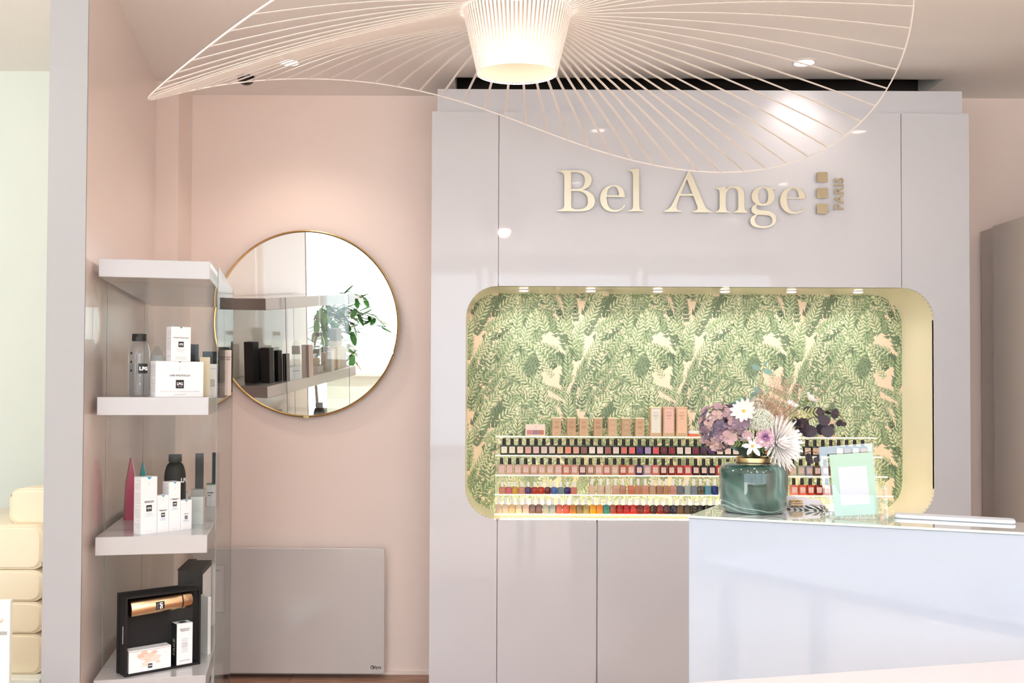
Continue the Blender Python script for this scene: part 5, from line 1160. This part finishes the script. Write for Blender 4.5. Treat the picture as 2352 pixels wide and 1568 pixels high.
# foreground table at the bottom right
ZT = .74; p0_ = Vector(AZ(1585, 1566.5, ZT)); p1_ = Vector(AZ(2352, 1513.5, ZT)); dd = (p1_ - p0_).normalized(); ang_ = math.atan2(dd.y, dd.x)
tb = thing('low_table', 'cream lacquered table corner in the foreground at the bottom right', 'table', (p0_.x, p0_.y, 0), ang_)
MB().rings([[(x, y, z) for x, y in rrect(-.25, .95, -.55, 0, .03, 5)] for z in (ZT - .03, ZT)]).build('tabletop', P('cream_lacquer', (196, 188, 186), .3, coat=.6, coat_r=.05), tb, bevel=.002)
for xx in (-.2, .86):
    for yy in (-.5, -.09): bxs('leg', m_trimw, tb, xx, xx + .04, yy, yy + .04, 0, ZT - .0305)

# ------------------------------------------------------------------ next room: cream leather stack
m_leather = noisy(P('cream_leather', (236, 222, 196), .33, coat=.3, coat_r=.2), 6, .03, .15, 60)
def cushion(label, pxl, pxr, pt, pb_, Y, dep, first=False):
    x0, z1 = AY(pxl, pt, Y); x1, z0 = AY(pxr, pb_, Y); w = x1 - x0; h = z1 - z0
    t = thing('leather_cushion', label, 'cushion', (x0 + w / 2, Y + dep / 2, z0), .0, 'cream leather cushions stacked in the next room')
    mb = MB(); prof = rrect(-w / 2, w / 2, 0, h, min(.035, h * .35), 6); ins = [(x * .95, .04 * h + (z) * .92) for x, z in prof]
    mb.rings([[(x * .93, -dep / 2, .05 * h + z * .9) for x, z in prof], [(x, -dep / 2 + .012, z) for x, z in prof], [(x, dep / 2 - .012, z) for x, z in prof], [(x * .95, dep / 2, .04 * h + z * .92) for x, z in prof]]); mb.build('cover', m_leather, t, bevel=.006, seg=3)
    MB().tube([(x * .985, -dep / 2 + .008, .01 * h + z * .98) for x, z in prof], .0022, 6, closed=True).build('piping', m_leather, t, smooth=True)
    return z0
Yc = 3.25
cushion('top cream leather cushion, set back on the stack', 21, 150, 1122, 1206, Yc + .06, .4)
for a_, b_, lb in ((1207, 1308, 'second cream leather cushion, thickest and widest'), (1309, 1381, 'third cream leather cushion from the top'), (1382, 1455, 'fourth cream leather cushion from the top'), (1456, 1549, 'bottom cream leather cushion on the white plinth')):
    zlast = cushion(lb, -190, 99, a_, b_, Yc, .5)
x0 = AY(-200, 1400, Yc)[0]; x1 = AY(101, 1400, Yc)[0]
bxs('plinth', P('plinth_white', (244, 246, 238), .5), None, x0 - .02, x1 + .01, Yc - .05, Yc + .5, 0, zlast - .0005, .003); tag(bpy.data.objects['plinth'], 'white plinth under the stack of leather cushions', 'plinth')
x1, z1 = AY(23, 1378, 2.9); t = thing('door_leaf', 'edge of a white cupboard door with a handle at the lower left corner', 'door', (x1 - .25, 2.9, 0))
bxs('board', P('housing_white', (242, 244, 238), .4), t, 0, .25, 0, .018, 0, z1, .002)
bxs('slot', P('slot_grey', (170, 174, 168), .3), t, .12, .243, -.001, .001, z1 - .10, z1 - .09)
MB().tube([(.2, -.012, z1 - .075), (.235, -.012, z1 - .052)], .004, 8).build('handle', m_trimw, t, smooth=True)
lamp('POINT', (-2.3, 2.3, 2.2), 13, (.98, 1, .95), .15)  # added fill light without a fixture, brightens the next room

# ------------------------------------------------------------------ potted plant near the window (seen in the mirror)
pt_ = thing('potted_plant', 'green leafy plant in a white pot near the window, seen in the mirror', 'plant', (-1.52, 1.15, 0))
MB().lathe([(.12, 0), (.15, .02), (.17, .34), (.165, .36), (.15, .355), (.145, .33)], 32, cap=True).build('pot', m_whitep, pt_, smooth=True)
MB().tube([(0, 0, .3), (.02, 0, .7), (.0, .02, 1.1), (.03, 0, 1.45)], [.014, .012, .009, .006], 8).build('trunk', P('bark', (96, 80, 60), .8), pt_, smooth=True)
lr = random.Random(17); lm = petal_mesh(.085, .034, translucent('ficus_leaf', (74, 132, 66), .35, .1), .12, 5, 'leaf')
br = MB()
for k in range(30):
    a_ = lr.uniform(-1.1, 1.1) if k < 24 else lr.uniform(0, 6.3); L = lr.uniform(.25, .52); z_ = lr.uniform(1.0, 1.4); s_ = Vector((0, 0, z_)); e_ = s_ + Vector((math.cos(a_) * L, math.sin(a_) * L * .8, lr.uniform(-.05, .2))); mid = s_.lerp(e_, .5) + Vector((0, 0, .1))
    br.tube([s_, mid, e_], [.004, .003, .0015], 5)
    for j in range(10):
        u_ = .3 + .7 * j / 9; q = (s_.lerp(mid, u_ * 2) if u_ < .5 else mid.lerp(e_, u_ * 2 - 1)); ax = (e_ - s_).normalized()
        d = (ax * .6 + Vector((lr.gauss(0, .5), lr.gauss(0, .5), -.55 + lr.gauss(0, .3)))).normalized(); o = link('leaf', lm, pt_); o.location = q; o.rotation_mode = 'QUATERNION'; o.rotation_quaternion = d.to_track_quat('X', 'Z'); o.scale = (lr.uniform(1., 1.5),) * 3
br.build('branches', m_stem, pt_)
